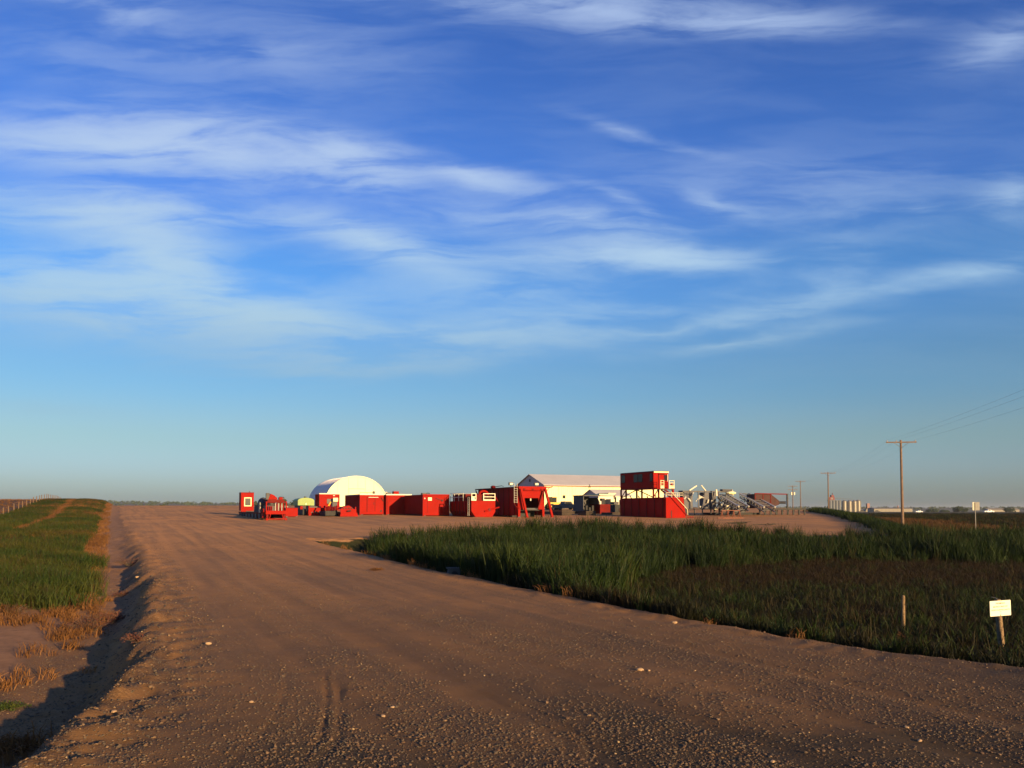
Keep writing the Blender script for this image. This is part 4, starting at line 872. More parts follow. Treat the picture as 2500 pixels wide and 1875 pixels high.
def text_mesh(body, size, name, m, parent, loc):
    c = bpy.data.curves.new('lettering', 'FONT'); c.body = body; c.size = size; c.align_x = 'CENTER'; c.extrude = .0006; c.space_character = 1.05; c.offset = .0005
    tmp = bpy.data.objects.new('tmp', c); COL.objects.link(tmp); dg = bpy.context.evaluated_depsgraph_get(); me = bpy.data.meshes.new_from_object(tmp.evaluated_get(dg))
    bpy.data.objects.remove(tmp); me.materials.clear(); me.materials.append(MATS[m]); o = bpy.data.objects.new(name, me); COL.objects.link(o)
    o.parent = parent; o.location = loc; o.rotation_euler = (R(90), 0, 0); return o
def notice():
    p = hit(2450, 1617); H = Ht(p, 1462); p.z -= .12; H += .12
    k = F / p.y
    o = thing('notice_sign', 'small cream surveillance notice on a weathered leaning wooden post', 'sign', p, R(10))
    # gnarled post: rings with uneven radius
    m = MB(); n = 12; rings = 14; vs = []
    for j in range(rings):
        q = j / (rings - 1)
        for i in range(n):
            a = 2 * math.pi * i / n; r = (.078 - .016 * q) * (1 + .16 * math.sin(3 * a + q * 2.2) + .07 * math.sin(5 * a - q * 4))
            vs.append((r * math.cos(a) - q * .115 + .05, r * math.sin(a) + .06, q * H))
    m.add(vs, [(j*n+i, j*n+(i+1)%n, (j+1)*n+(i+1)%n, (j+1)*n+i) for j in range(rings-1) for i in range(n)] + [tuple(range((rings-1)*n, rings*n))])
    m.build('post', 'post_wood', o, smooth=True)
    w = 57 / k; h = 37 / k; zc = Ht(p, 1483); pl = MB(); c = .008
    pl.prism([(-w/2 + c, -h/2), (w/2 - c, -h/2), (w/2, -h/2 + c), (w/2, h/2 - c), (w/2 - c, h/2), (-w/2 + c, h/2), (-w/2, h/2 - c), (-w/2, -h/2 + c)], 'y', -.004, .004)
    b = pl.build('board', 'sign_face', o); b.location = (-.052, -.008, zc); b.rotation_euler = (R(2), R(-2.5), 0)
    for txt, z, sz in (('PREMISES', .30, .155), ('MONITORED BY', .09, .135), ('VIDEO SURVEILLANCE', -.12, .125)): text_mesh(txt, h * sz * 1.05, 'lettering', 'sign_red', b, (0, -.0055, h * z - h * .03))
    B(-.02, .02, -.0055, -.0045, -h * .25, -h * .22).build('underline', 'sign_red', b)
    for z in (.42, -.42): MB().tube((0, -.008, h * z), (0, -.004, h * z), .006, n=8).build('nail', 'dark_steel', b)
    MB().path([(-.05, .05, H - .01), (-.12, .06, H + .035), (-.2, .1, H + .05)], .006).build('loose_wire', 'wire', o)
notice()
def stub_posts():
    Y = 24; x = (2198 - 1250) * KX * Y; z = gz(x, Y); H = EYE - (1452 - HOR) * math.cos(TH) * Y / F - z
    m = MB(); m.tube((0, 0, -.1), (.03, 0, H - .04), .055, .048, n=10); m.tube((.03, 0, H - .04), (.03, 0, H), .048, .03, n=10)
    tag(m.build('fence_post', 'post_wood', loc=(x, Y, z)), 'lone pale wooden fence post standing in the dark grass', 'post')
stub_posts()
def marker_sign():
    p = gp(2381, 88); H = Ht(p, 1226)
    o = thing('road_marker', 'white double road marker plates on a thin post in the right field', 'sign', p, R(5)); B(-.03, .03, -.03, .03, 0, H - .05).build('post', 'galvanised', o)
    z0 = Ht(p, 1246)
    a = B(-.02, .0, -.25, .25, z0, H).build('plate', 'pale_steel', o); a.location = (-.2, -.05, 0); a.rotation_euler.z = R(-58)
    a = B(-.0, .02, -.25, .25, z0, H).build('plate', 'pale_steel', o); a.location = (.16, -.05, 0); a.rotation_euler.z = R(62)
marker_sign()
def left_fence():
    o = thing('wire_fence', 'wire fence of weathered posts running up the left rise', 'fence', (0, 0, 0)); tt = -12.3; pts = []
    for i, s in enumerate(np.arange(96, 250, 6.2)):
        x = nx * tt - ny * s; y = ny * tt + nx * s; z = gz(x, y); h = 1.15 + .15 * ((i * 29) % 5) / 5; dx = .06 * math.sin(i * 2.1)
        MB().tube((0, 0, -.1), (dx, 0, h), .075, .065, n=8).build('post', 'fence_wood', o, loc=(x, y, z)); pts.append((x, y, z))
    for hgt in (.45, .75, 1.05):
        MB().path([(a, b, c + hgt) for a, b, c in pts], .008, 4).build('wire', 'wire', o)
left_fence()
def culvert():
    p = hit(1086, 1402); p += Vector((.35, .6, 0)); p.z = gz(p.x, p.y)
    o = thing('culvert_end', 'grey concrete culvert end at the gravel edge by the reeds', 'culvert', p + Vector((0, 0, -.1)), R(12))
    z = EYE - (1389 - HOR) * math.cos(TH) * p.y / F - p.z + .1
    MB().prism([(-.3, 0), (.24, 0), (.24, z), (-.2, z)], 'y', 0, .5).build('headwall', 'concrete', o); MB().tube((-.0, -.03, z * .35), (.0, -.002, z * .35), .14, n=14).build('pipe_mouth', 'black', o); B(-.28, .3, -.02, .56, z + .002, z + .05).build('coping', 'concrete', o)
culvert()

# ------------------------------------------------------------------ far things on the right
def silos():
    for i, px in enumerate((2066, 2079, 2091, 2100.5)):
        p = gp(px - 4.2, 1450); r = Wd(p, px + 4.4 if i < 3 else px + 4.8) / 2; H = Ht(p, 1221 if i < 3 else 1220)
        o = thing('grain_silo', ['leftmost of four pale round grain silos', 'second from left of four pale round grain silos', 'third from left of four pale round grain silos', 'rightmost and widest of four pale round grain silos'][i], 'silo', p, AX, 'pale grain silos')
        MB().tube((r, r, 0), (r, r, H - 2.2), r, n=20).build('shell', 'silo_steel', o, smooth=False); MB().tube((r, r, H - 2.2), (r, r, H), r * 1.01, r * .35, n=20).build('cone_roof', 'silo_steel', o)
        for k in range(1, 5): MB().tube((r, r, H * k / 5.5), (r, r, H * k / 5.5 + .25), r * 1.015, n=20).build('hoop', 'silo_steel', o)
        MB().beam((r, -.2, 0), (r, -.2, H), .5).build('ladder_cage', 'silo_grey', o)
    p = gp(2028.5, 1440); W = Wd(p, 2058); H = Ht(p, 1222)
    o = thing('grain_annex', 'blue grey silo block left of the pale silos', 'silo', p, AX)
    for i in range(4): MB().tube((W * (i + .5) / 4, 5, 0), (W * (i + .5) / 4, 5, H), W / 8 * 1.02, n=16).build('bin', 'silo_grey', o)
    B(0, W, 2.5, 7.5, H + .002, H + 1.0).build('conveyor_gallery', 'silo_grey', o)
    h = thing('elevator_head', 'red and white elevator head house on the silo block', 'elevator', p + Vector((0, 0, H + 1.01)), AX)
    Wh = Wd(p, 2043); B(.5, Wh * .9, 3, 7, 0, 5).build('house', 'trim_red', h); B(Wh*.3, Wh*.6, 2.8, 2.98, 1, 4).build('white_band', 'far_white', h); B(Wh*.4, Wh*.85, 3.5, 6.5, 5.002, 8.5).build('upper_house', 'trim_red', h); MB().tube((Wh*.7, 5, 8.5), (Wh*.7, 5, 12), .5).build('spout', 'dark_red', h)
    MB().beam((Wh, 5, 3), (Wh + 45, 8, 1.8), .7).build('conveyor', 'silo_grey', h)
silos()
def far_buildings():
    p = gp(2134, 1300); W = Wd(p, 2203); H = Ht(p, 1239)
    o = thing('long_warehouse', 'long low cream warehouse behind the nearest power pole', 'warehouse', p, R(5)); k = 10
    for i in range(k): B(W*i/k + .05, W*(i+1)/k - .05, 0, 20, 0, H * .75).build('wall_panel', 'far_white', o)
    MB().prism([(-1, H*.75 + .01), (10, H), (21, H*.75 + .01)], 'x', -1, W + 1).build('roof', 'far_white', o); B(W*.7, W*.72, 9, 11, H, H + 3).build('stack', 'trim_red', o)
    p = gp(2114, 1350); W = Wd(p, 2131); H = Ht(p, 1242)
    o = thing('white_plant', 'small white plant building with red tower right of the silos', 'building', p, R(5)); B(0, W, 0, 8, 0, H*.6).build('wall', 'far_white', o); B(W*.1, W*.5, 1, 7, H*.6 + .01, H).build('upper_wall', 'far_white', o); B(W*.22, W*.5, 2, 6, H + .01, Ht(p, 1229)).build('tower', 'trim_red', o)
    p = gp(2412, 1500); W = 60; o = thing('far_barn', 'faint low white barn between the two far trees at right', 'barn', p, R(5)); B(0, W, 0, 12, 0, 4).build('wall', 'far_white', o); MB().prism([(-.5, 4.01), (6, 7), (12.5, 4.01)], 'x', -.5, W + .5).build('roof', 'far_white', o)
far_buildings()
for px, Y, lb in ((2096, 640, 'dark pickup just right of the silos on the far road'), (2133, 640, 'second dark pickup on the far road before the plant'), (2236, 640, 'white pickup alone on the far road past the nearest pole'), (2404, 470, 'white pickup on the far road right of the road marker')):
    pickup_truck(px, Y, lb, 'car_white' if 'white' in lb else 'dark_steel', R(-4), 'vehicles on the far road')

# ------------------------------------------------------------------ trees
def make_tree(px, Y, top, wpx, lb, seed=1, name='tree', grp='far trees on the plain', cat='tree'):
    rnd = random.Random(seed); p = gp(px, Y); H = max(1.5, Ht(p, top)); r = wpx / 2 * Y / F
    o = thing(name, lb, cat, p, 0, grp); t = MB(); t.tube((0, 0, -.2), (r * .05, 0, H * .5), H * .035, H * .02, n=7); cl = []
    for i in range(7):
        a = rnd.uniform(0, 6.28); q = (r * .6 * math.cos(a), r * .6 * math.sin(a), H * rnd.uniform(.45, .85)); t.tube((r * .03, 0, H * rnd.uniform(.2, .4)), q, H * .016, H * .006, n=5); cl.append(q)
    t.build('trunk', 'bark', o); c = MB()
    for i in range(16): a = rnd.uniform(0, 6.28); w = r * rnd.uniform(.1, .78); cl.append((w * math.cos(a), w * math.sin(a), H * rnd.uniform(.25, .86) - H * .18 * (w / r)))
    for q in cl:
        cr = r * rnd.uniform(.22, .40)
        for k in range(46):
            v = Vector((rnd.gauss(0, 1), rnd.gauss(0, 1), rnd.gauss(0, 1))).normalized() * cr * rnd.uniform(.5, 1.08); v.z *= .8; v += Vector(q)
            if v.z < H * .08: v.z = H * .08
            a = Vector((rnd.gauss(0, 1), rnd.gauss(0, 1), rnd.gauss(0, 1))).normalized(); b = a.orthogonal().normalized(); s = r * rnd.uniform(.05, .11)
            c.add([v - a * s, v + b * s, v + a * s, v - b * s * .7], [(0, 1, 2, 3)])
    c.build('crown', 'tree_leaf', o); return o
make_tree(2339, 900, 1236, 30, 'taller dark tree right of the nearest power pole on the horizon', 1); make_tree(2354, 900, 1241, 20, 'smaller dark tree close right of the taller horizon tree', 2)
make_tree(2462, 900, 1241, 30, 'dark tree nearest the right edge on the horizon', 3); make_tree(2275, 1000, 1245, 36, 'low dark bush row left of the taller horizon tree', 4, 'bush', None, 'bush'); make_tree(2305, 1000, 1246.5, 24, 'low dark bush just left of the taller horizon tree', 5, 'bush', None, 'bush')
make_tree(724, 330, 1219, 34, 'dark tree left behind the green tank', 6); make_tree(752, 330, 1214, 40, 'dark tree rising above the green tank', 7); make_tree(690, 330, 1216, 30, 'dark tree behind the pump skid front', 8); make_tree(633, 380, 1220, 30, 'dark tree right of the cab window', 9)
make_tree(402, 420, 1224, 26, 'dark low tree alone beyond the gravel crest', 10); make_tree(329, 420, 1229, 9, 'tiny dark bush beyond the gravel crest at left', 11, 'bush', None, 'bush'); make_tree(2010, 260, 1244, 18, 'dark bush at the foot of the second power pole', 12, 'bush', None, 'bush')
def treeline():
    rnd = random.Random(3); c = MB()
    for i in range(900):
        a = R(rnd.uniform(-30, 36)); r = rnd.uniform(2100, 2900); x = r * math.sin(a); y = r * math.cos(a)
        pr = np.interp(math.degrees(a), [-60, -31, -26, -20, -14, -8, 0, 12, 20, 26, 60], [26, 27, 28, 25, 21, 20, 14, 10, 11, 9, 9]); z = -3 + (pr + 4) * float(np.interp(r, [1500,1900,2300,2600,2900], [-.1,.25,.7,.95,1.0]))
        s = rnd.uniform(2.0, 5.5); L_ = rnd.uniform(4, 14)
        for k in range(14):
            v = Vector((x + rnd.uniform(-L_, L_), y + rnd.uniform(-4, 4), z + rnd.uniform(-1, s))); w = Vector((rnd.gauss(0,1), rnd.gauss(0,1), rnd.gauss(0,1))).normalized(); b = w.orthogonal().normalized(); q = rnd.uniform(1.2, 2.6)
            c.add([v - w * q, v + b * q, v + w * q, v - b * q], [(0, 1, 2, 3)])
    o = stuff(c.build('distant_woodland', 'tree_leaf')); tag(o, 'dark scrubby woodland along the far hills', 'woodland')
treeline()

# ------------------------------------------------------------------ grass, reeds, stones
SRC = bpy.data.collections.new('scatter_sources')
def clump(name, m, n, h, hv, spread, bw, lean, seed, droop=.25):
    rnd = random.Random(seed); v = []; f = []
    for i in range(n):
        a = rnd.uniform(0, 6.28); r = spread * math.sqrt(rnd.random()); x = r * math.cos(a); y = r * math.sin(a); H = h * rnd.uniform(1 - hv, 1 + hv); d = rnd.uniform(0, 6.28); ln = lean * rnd.uniform(.2, 1) * H
        w = bw * rnd.uniform(.6, 1.2); fa = rnd.uniform(0, 6.28); wx, wy = w * math.cos(fa), w * math.sin(fa); o = len(v)
        for q, k in ((0, .8), (.5, 1), (.85, .6)):
            cx = x + math.cos(d) * ln * q ** 2; cy = y + math.sin(d) * ln * q ** 2; z = H * (q - droop * lean * q ** 3)
            v += [(cx - wx * k, cy - wy * k, z), (cx + wx * k, cy + wy * k, z)]
        v.append((x + math.cos(d) * ln, y + math.sin(d) * ln, H * (1 - droop * lean)))
        f += [(o, o+1, o+3, o+2), (o+2, o+3, o+5, o+4), (o+4, o+5, o+6)]
    me = bpy.data.meshes.new(name); me.from_pydata(v, [], f); me.materials.append(MATS[m]); ob = bpy.data.objects.new(name, me); return ob
def pebble(name, seed, m):
    rnd = random.Random(seed); import bmesh
    bm = bmesh.new(); bmesh.ops.create_icosphere(bm, subdivisions=1, radius=1.0)
    for v in bm.verts: v.co = v.co * rnd.uniform(.75, 1.15); v.co.z *= .62; v.co.x *= 1.2
    me = bpy.data.meshes.new(name); bm.to_mesh(me); bm.free(); me.materials.append(MATS[m]); return bpy.data.objects.new(name, me)
def scatter(name, srcs, P, rot, scl, idx, label, cat):
    col = bpy.data.collections.new(name + '_source')
    for i, s in enumerate(srcs): s.name = f'{name}_source_{i:02d}'; col.objects.link(s)
    me = bpy.data.meshes.new(name); me.vertices.add(len(P)); me.vertices.foreach_set('co', P.astype(np.float32).ravel())
    a = me.attributes.new('rot', 'FLOAT_VECTOR', 'POINT'); a.data.foreach_set('vector', rot.astype(np.float32).ravel())
    a = me.attributes.new('scl', 'FLOAT_VECTOR', 'POINT'); a.data.foreach_set('vector', scl.astype(np.float32).ravel())
    a = me.attributes.new('idx', 'INT', 'POINT'); a.data.foreach_set('value', idx.astype(np.int32))
    o = bpy.data.objects.new(name, me); COL.objects.link(o); tag(o, label, cat); stuff(o)
    ng = bpy.data.node_groups.new(name, 'GeometryNodeTree'); ng.interface.new_socket('Geometry', in_out='INPUT', socket_type='NodeSocketGeometry'); ng.interface.new_socket('Geometry', in_out='OUTPUT', socket_type='NodeSocketGeometry')
    gi = ng.nodes.new('NodeGroupInput'); go = ng.nodes.new('NodeGroupOutput'); ip = ng.nodes.new('GeometryNodeInstanceOnPoints'); ci = ng.nodes.new('GeometryNodeCollectionInfo')
    ci.inputs[0].default_value = col; ci.inputs[1].default_value = True; ci.inputs[2].default_value = True
    def na(n, t): q = ng.nodes.new('GeometryNodeInputNamedAttribute'); q.data_type = t; q.inputs[0].default_value = n; return q.outputs[0]
    er = ng.nodes.new('FunctionNodeEulerToRotation'); ng.links.new(na('rot', 'FLOAT_VECTOR'), er.inputs[0])
    ng.links.new(gi.outputs[0], ip.inputs['Points']); ng.links.new(ci.outputs[0], ip.inputs['Instance']); ip.inputs['Pick Instance'].default_value = True
    ng.links.new(na('idx', 'INT'), ip.inputs['Instance Index']); ng.links.new(er.outputs[0], ip.inputs['Rotation']); ng.links.new(na('scl', 'FLOAT_VECTOR'), ip.inputs['Scale']); ng.links.new(ip.outputs[0], go.inputs[0])
    md = o.modifiers.new('scatter', 'NODES'); md.node_group = ng; return o
def rand_pts(n, x0, x1, y0, y1): return RNG.uniform(x0, x1, n), RNG.uniform(y0, y1, n)
def in_view(x, y, m=3): return (np.abs(x) < y * .66 + m) & (y > 6)
def put(name, srcs, x, y, smin, smax, label, cat, tilt=.08, sink=.03, scl=None):
    n = len(x); z = G(x, y) - sink; P = np.stack([x, y, z], 1); rot = np.stack([RNG.normal(0, tilt, n), RNG.normal(0, tilt, n), RNG.uniform(0, 6.28, n)], 1)
    s = RNG.uniform(smin, smax, n); S = np.stack([s, s, s], 1) if scl is None else s[:, None] * scl
    print(name, n); return scatter(name, srcs, P, rot, S, RNG.integers(0, len(srcs), n), label, cat)

def reed_front(x): return np.interp(x, [-12, -3, 0, 2, 4, 6, 10, 21, 34, 60], [70, 30, 26, 26.5, 31, 43, 50, 57, 55, 55])
def vegetation():
    # tall reeds in the wet hollow
    x, y = rand_pts(60000, -16, 60, 22, 84); t, s, out, outl, far = regions(x, y)
    lim = reed_front(x) + 3 * vnoise(x * .4, y * .1)
    soft = (y > lim - 4) & (RNG.random(len(x)) < np.clip(1 + (y - lim) / 4, 0, 1) ** 2.5); ok = (out > .8) & ((y > lim) | soft) & (y < np.where(x < 28, TF(x) + .5, 70 + 3 * vnoise(x * .3, y * .3))) & in_view(x, y)
    keep = RNG.random(len(x)) < .55; x, y = x[ok & keep], y[ok & keep]; t, s, out, outl, far = regions(x, y)
    srcs = [clump('reed', 'reed_blade', 30, 1.5, .35, .30, .016, .38, 20 + i, .4) for i in range(6)] + [clump('reed', 'straw', 10, 1.55, .25, .3, .008, .2, 29, .3)]
    sc = np.clip(.62 + out / 5.0, .62, 1.0) * (1 + .45 * vnoise(x * .25, y * .25) + .3 * vnoise(x * .9, y * .9)) * np.clip(1 + (y - reed_front(x)) / 9, .5, 1); put('reeds', srcs, x, y, .8, 1.2, 'dense tall green reeds filling the hollow right of the road', 'reeds', .08, .05, np.stack([sc * .9 + .2, sc * .9 + .2, sc], 1))
    # shorter olive and brown grass before the reeds
    x, y = rand_pts(60000, -4, 50, 10, 62); t, s, out, outl, far = regions(x, y)
    ok = (out > np.where(x > 4.5, 1.3, .5)) & (y < reed_front(x) + 4) & (y < 60) & in_view(x, y); x, y = x[ok], y[ok]
    srcs = [clump('lowgrass', 'low_grass' if i < 5 else 'reed_blade', 34, .5 if i < 5 else .6, .45, .26, .009, .55, 40 + i, .5) for i in range(6)] + [clump('lowgrass', 'straw', 9, .66, .3, .2, .005, .3, 49, .3)]; br = RNG.random(len(x)) < .8 * ss(33, 42, y + 9 * vnoise(x * .15, y * .15)) * ss(4, 11, x); put('ditch_grass', srcs, x[~br], y[~br], .7, 1.25, 'dark olive grass in the ditch behind the notice', 'grass', .1)
    put('brown_ditch_grass', [clump('brown', 'brown_blade', 34, .55, .4, .26, .009, .5, 150 + i, .5) for i in range(4)], x[br], y[br], .7, 1.2, 'dark brown grass patch in front of the reeds at right', 'grass', .1)
    x, y = rand_pts(9000, -8, 22, 10, 60); t, s, out, outl, far = regions(x, y)
    ok = (out > np.where(x > 4.5, 1.7, .9)) & (out < 4.5) & (y < reed_front(x) + 3) & in_view(x, y); srcs = [clump('bankgrass', 'reed_blade', 24, .5, .45, .22, .009, .5, 60 + i, .5) for i in range(4)]; put('bank_grass', srcs, x[ok], y[ok], .7, 1.3, 'tall dark green grass along the bank below the gravel road', 'grass', .1)
    # left verge
    s_ = np.concatenate([RNG.uniform(22, 75, 9000), RNG.uniform(70, 215, 12000)]); t_ = RNG.uniform(-12.5, -.3, len(s_)); x = nx * t_ - ny * s_; y = ny * t_ + nx * s_
    t, s, out, outl, far = regions(x, y); edge = 3.1 + 1.9 * vnoise(s * .2, t * .2) + 1.6 * vnoise(s * .8, t * .8) - 2.4 * RNG.random(len(s)) ** 6 + 14.0 * ss(33, 25, s + 4 * vnoise(t * .35, s * .35)); ok = (outl > edge) & (np.abs(x) < y * .66 + 2)
    strip = (dryness(x, y) > .5) | ((s > 48) & (RNG.random(len(s)) < .32)) | ((vnoise(x * .12, y * .12) > .12) & (RNG.random(len(s)) < .6)); g = ok & ~strip
    srcs = [clump('verge', 'verge_grass', 34, .58, .45, .28, .010, .5, 80 + i, .5) for i in range(5)] + [clump('verge', 'straw', 16, .66, .3, .26, .007, .4, 88, .4)]; h = np.clip(1.25 - .004 * s[g], .5, 1.2) * (1 + .5 * vnoise(x[g] * .2, y[g] * .2)); wide = 1 + np.clip((s[g] - 60) / 120, 0, 1) * .6
    put('verge_grass', srcs, x[g], y[g], .8, 1.2, 'green grass on the verge left of the gravel road', 'grass', .08, .03, np.stack([wide, wide, h], 1))
    d = (ok & strip) | ((outl > .9) & (outl < 2.9) & (RNG.random(len(x)) < .16) & (s > 20)) ; srcs = [clump('dry', 'dry_grass', 26, .34, .5, .22, .009, .7, 100 + i, .6) for i in range(4)]
    # dry edge tufts, the field beyond the fence and the right field
    x2, y2 = rand_pts(9000, -190, -55, 80, 230); tt = nx * x2 + ny * y2; o2 = (tt < -12.8) & (tt > -60) & (np.abs(x2) < y2 * .66)
    x3, y3 = rand_pts(2600, -13, 14, 12, 60); q = regions(x3, y3); o3 = (q[2] > .15) & (q[2] < 1.0) & (RNG.random(len(x3)) < .5)
    s4 = RNG.uniform(13, 36, 1500); t4 = RNG.uniform(-8, 1, 1500); x4 = nx * t4 - ny * s4; y4 = ny * t4 + nx * s4; o4 = (regions(x4, y4)[3] > 1.2) & (vnoise(x4 * .6, y4 * .6) > .12) & (RNG.random(1500) < .6)
    X = np.concatenate([x[d], x2[o2], x3[o3], x4[o4]]); Y = np.concatenate([y[d], y2[o2], y3[o3], y4[o4]]); put('dry_grass', srcs, X, Y, .7, 1.3, 'dry orange grass along the road edges and beyond the fence', 'grass', .15)
    x, y = rand_pts(30000, 26, 125, 60, 190); ok = (x > TX(y) + 1.0) & (y > 67) & in_view(x, y)
    srcs = [clump('field', 'field_grass', 24, .42, .4, .34, .012, .5, 120 + i, .5) for i in range(4)]; gm = (dryness(x, y) > .35) | (RNG.random(len(x)) < .12); ok2 = ok & ~gm; ok = ok & gm
    put('green_field_grass', [clump('green', 'low_grass' if i else 'reed_blade', 24, .45, .4, .34, .012, .5, 130 + i, .5) for i in range(3)], x[ok2], y[ok2], .8, 1.4, 'dark green grass in the right field beyond the rusty patch', 'grass', .1)
    put('field_grass', srcs, x[ok], y[ok], .8, 1.4, 'rusty dry grass in the field around the nearest power pole', 'grass', .1)
    y = RNG.uniform(58, 150, 1500); x = TX(y) + RNG.normal(.8, .7, len(y)); srcs = [clump('weed', 'reed_blade', 26, .75, .4, .35, .014, .5, 140 + i, .5) for i in range(3)]; put('edge_weeds', srcs, x, y, .7, 1.3, 'dark weeds lining the right edge of the gravel yard', 'weeds', .12)
vegetation()

def gravel():
    n = 260000; az = RNG.uniform(R(-40), R(38), n); r = 6.5 + (RNG.random(n) ** 1.9) * 55; x = r * np.sin(az); y = r * np.cos(az); t, s, out, outl, far = regions(x, y)
    ok = (out < .5) & (outl < 2.6) & (y > 6) & in_view(x, y, 1); patch = vnoise(t * .55, s * .12) + vnoise(x * .5, y * .5) * .8 + .25 * (s < 16) - .5 * lanes(t, s) + .3 * (outl > -1.2); ok &= RNG.random(n) < np.clip(.42 + 1.1 * patch, .06, 1); x, y = x[ok], y[ok]
    mkmat('pebble_tan', (0.17, 0.105, 0.055), .9, .3, 5.0); mkmat('pebble_grey', (0.080, 0.057, 0.037), .9, .3, 5.0); mkmat('pebble_brown', (0.10, 0.056, 0.030), .9, .3, 5.0); mkmat('pebble_pale', (0.32, 0.22, 0.11), .85, .2, 5.0)
    srcs = [pebble('pebble', 200 + i, ['pebble_grey', 'pebble_brown', 'pebble_grey', 'pebble_tan', 'pebble_brown', 'pebble_pale'][i % 6]) for i in range(6)]
    m = len(x); sz = .0055 + .015 * RNG.random(m) ** 3.2 + .013 * (RNG.random(m) > .994)
    rot = np.stack([RNG.normal(0, .3, m), RNG.normal(0, .3, m), RNG.uniform(0, 6.28, m)], 1); P = np.stack([x, y, G(x, y) + sz * .2], 1)
    idx = RNG.choice(6, m, p=[.26, .25, .22, .11, .155, .005]); print('gravel', m); scatter('loose_gravel', srcs, P, rot, np.stack([sz] * 3, 1), idx, 'loose gravel pebbles strewn over the road surface', 'gravel')
    n = 9000; s_ = RNG.uniform(7, 42, n); t_ = RNG.uniform(-4, 4, n); x = nx * t_ - ny * s_; y = ny * t_ + nx * s_; q = regions(x, y); ok = (q[3] > -1.3) & (q[3] < 2.4) & (y > 6.5) & (RNG.random(n) < np.clip(1.15 - np.abs(q[3] - .5) / 1.9, 0, 1)); x, y = x[ok], y[ok]; m = len(x)
    sz = .009 + .026 * RNG.random(m) ** 2.5; srcs = [pebble('bankstone', 230 + i, ['pebble_brown', 'pebble_grey', 'pebble_tan', 'pebble_grey'][i]) for i in range(4)]
    scatter('bank_stones', srcs, np.stack([x, y, G(x, y) + sz * .15], 1), np.stack([RNG.normal(0, .4, m), RNG.normal(0, .4, m), RNG.uniform(0, 6.28, m)], 1), np.stack([sz] * 3, 1), RNG.integers(0, 4, m), 'coarse stones and clods spilled down the left road bank', 'stones')
    spots = [(1562, 1637, 9, 'largest pale stone on the gravel right of centre'), (1584, 1638, 5, 'small stone touching the largest pale stone'), (1646, 1522, 8, 'flat stone near the gravel edge below the reeds'), (2245, 1810, 7, 'yellowish stone near the lower right corner'), (2213, 1777, 6, 'pinkish stone above the yellowish one at lower right'),
             (508, 1573, 8, 'bright flat chip on the left road shoulder'), (278, 1740, 8, 'tan stone in the shaded left bank'), (958, 1728, 6, 'yellow stone on the road left of centre'), (1886, 1861, 7, 'stone at the bottom edge right of centre'), (935, 1750, 7, 'stone casting a long shadow low left of centre'), (614, 1715, 6, 'tan stone on the left gravel shoulder'), (335, 1411, 7, 'pale stone lying in the far left ditch')]
    mkmat('stone_pale', (0.34, 0.22, 0.12), .85, .25, 8.0)
    for i, (px, py, hp, lb) in enumerate(spots):
        p = hit(px, py); s = hp * p.y / F * .8; import bmesh
        bm = bmesh.new(); bmesh.ops.create_icosphere(bm, subdivisions=2, radius=1.0); rnd = random.Random(i)
        for v in bm.verts: v.co *= rnd.uniform(.85, 1.1)
        for v in bm.verts: v.co.z *= .6; v.co.x *= 1.3
        me = bpy.data.meshes.new('stone'); bm.to_mesh(me); bm.free(); me.materials.append(MATS['stone_pale']); o = bpy.data.objects.new('stone', me); COL.objects.link(o); o.location = p + Vector((0, 0, s * .3)); o.scale = (s, s, s); o.rotation_euler = (0, .1, i * 1.3); tag(o, lb, 'stone', 'larger stones on the gravel')
gravel()

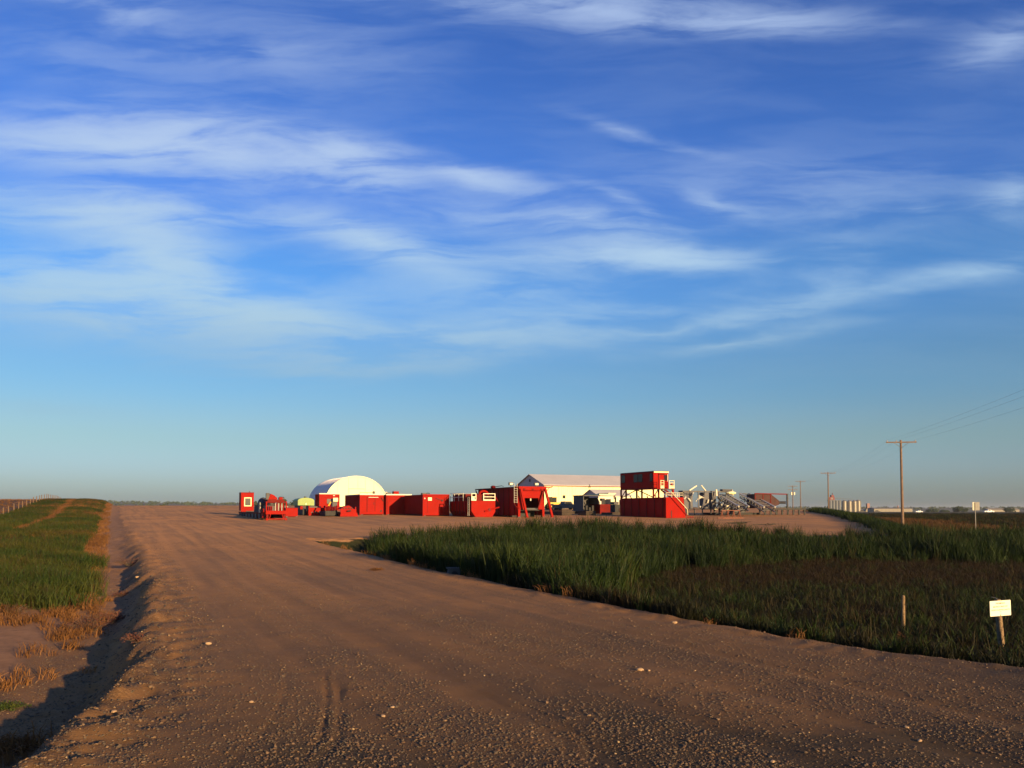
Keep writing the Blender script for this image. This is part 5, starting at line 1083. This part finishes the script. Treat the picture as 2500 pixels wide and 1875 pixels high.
def shrubs():
    def shrub(px, py, r, h, m, lb, seed, n=150):
        rnd = random.Random(seed); p = hit(px, py); o = thing('dry_shrub', lb, 'shrub', p - Vector((0, 0, .03)), rnd.uniform(0, 6), 'dry shrubs beside the road'); c = MB(); lf = MB()
        for i in range(n):
            a = rnd.uniform(0, 6.28); e = rnd.uniform(.15, 1.0); b = Vector((r * .35 * rnd.random() * math.cos(a), r * .35 * rnd.random() * math.sin(a), 0)); tip = b + Vector((math.cos(a) * r * e, math.sin(a) * r * e, h * rnd.uniform(.35, 1) * (1.15 - .6 * e))); md = b.lerp(tip, .5) + Vector((0, 0, h * .12))
            c.tube(b, md, .006, .004, n=3); c.tube(md, tip, .004, .0015, n=3)
            for k in range(7):
                q = md.lerp(tip, rnd.random()) + Vector((rnd.gauss(0, .03), rnd.gauss(0, .03), rnd.gauss(0, .03))); w = Vector((rnd.gauss(0,1), rnd.gauss(0,1), rnd.gauss(0,1))).normalized(); u = w.orthogonal().normalized(); s = rnd.uniform(.008, .02)
                lf.add([q - w * s * 2, q + u * s * .6, q + w * s * 2, q - u * s * .6], [(0, 1, 2, 3)])
        c.build('branches', 'bark' if m == 'weed_red' else m, o); lf.build('leaves', m, o)
    shrub(215, 1540, .62, .5, 'weed_red', 'reddish brown tumbleweed shrub in the left ditch, largest', 1); shrub(268, 1520, .5, .4, 'weed_red', 'reddish shrub just right of the largest tumbleweed', 2); shrub(320, 1380, .8, .5, 'weed_red', 'dark red shrub in the ditch beyond the shaded bank', 3); shrub(330, 1562, .25, .16, 'weed_red', 'small red weed on the shaded bank', 4, 60)
    shrub(28, 1830, .42, .20, 'dry_grass', 'orange dry tuft at the lower left corner', 5, 170); shrub(20, 1500, .7, .4, 'weed_red', 'rusty shrub at the left edge below the green grass', 6); shrub(300, 1455, .4, .22, 'weed_red', 'low reddish weed at the top of the shaded ditch', 7, 80); shrub(2200, 1588, .35, .5, 'dry_grass', 'dry brown tuft at the foot of the lone fence post', 8, 120)
    shrub(15, 1730, .3, .12, 'verge_grass', 'small green weed at the left edge of the dirt ditch', 9, 60); shrub(920, 1392, .3, .15, 'dry_grass', 'dry tuft on the gravel edge left of the culvert', 10, 60); shrub(2290, 1340, .6, .4, 'dry_grass', 'rusty shrub among the reeds below the power pole', 11)
shrubs()

# ------------------------------------------------------------------ air
def haze():
    m = bpy.data.materials.new('haze'); m.use_nodes = True; t = m.node_tree; t.nodes.remove(t.nodes['Principled BSDF'])
    v = N(t, 'ShaderNodeVolumePrincipled'); v.inputs['Color'].default_value = (0.88, 0.92, 1.0, 1); v.inputs['Density'].default_value = HAZE; v.inputs['Anisotropy'].default_value = 0.2
    L(t, v.outputs[0], t.nodes['Material Output'].inputs['Volume']); MATS['haze'] = m
    o = B(-9400, 9400, -9400, 9400, -9, 45).build('haze', 'haze'); stuff(o); tag(o, 'thin pale summer haze over the plain', 'haze')
HAZE = 0.00006
haze()
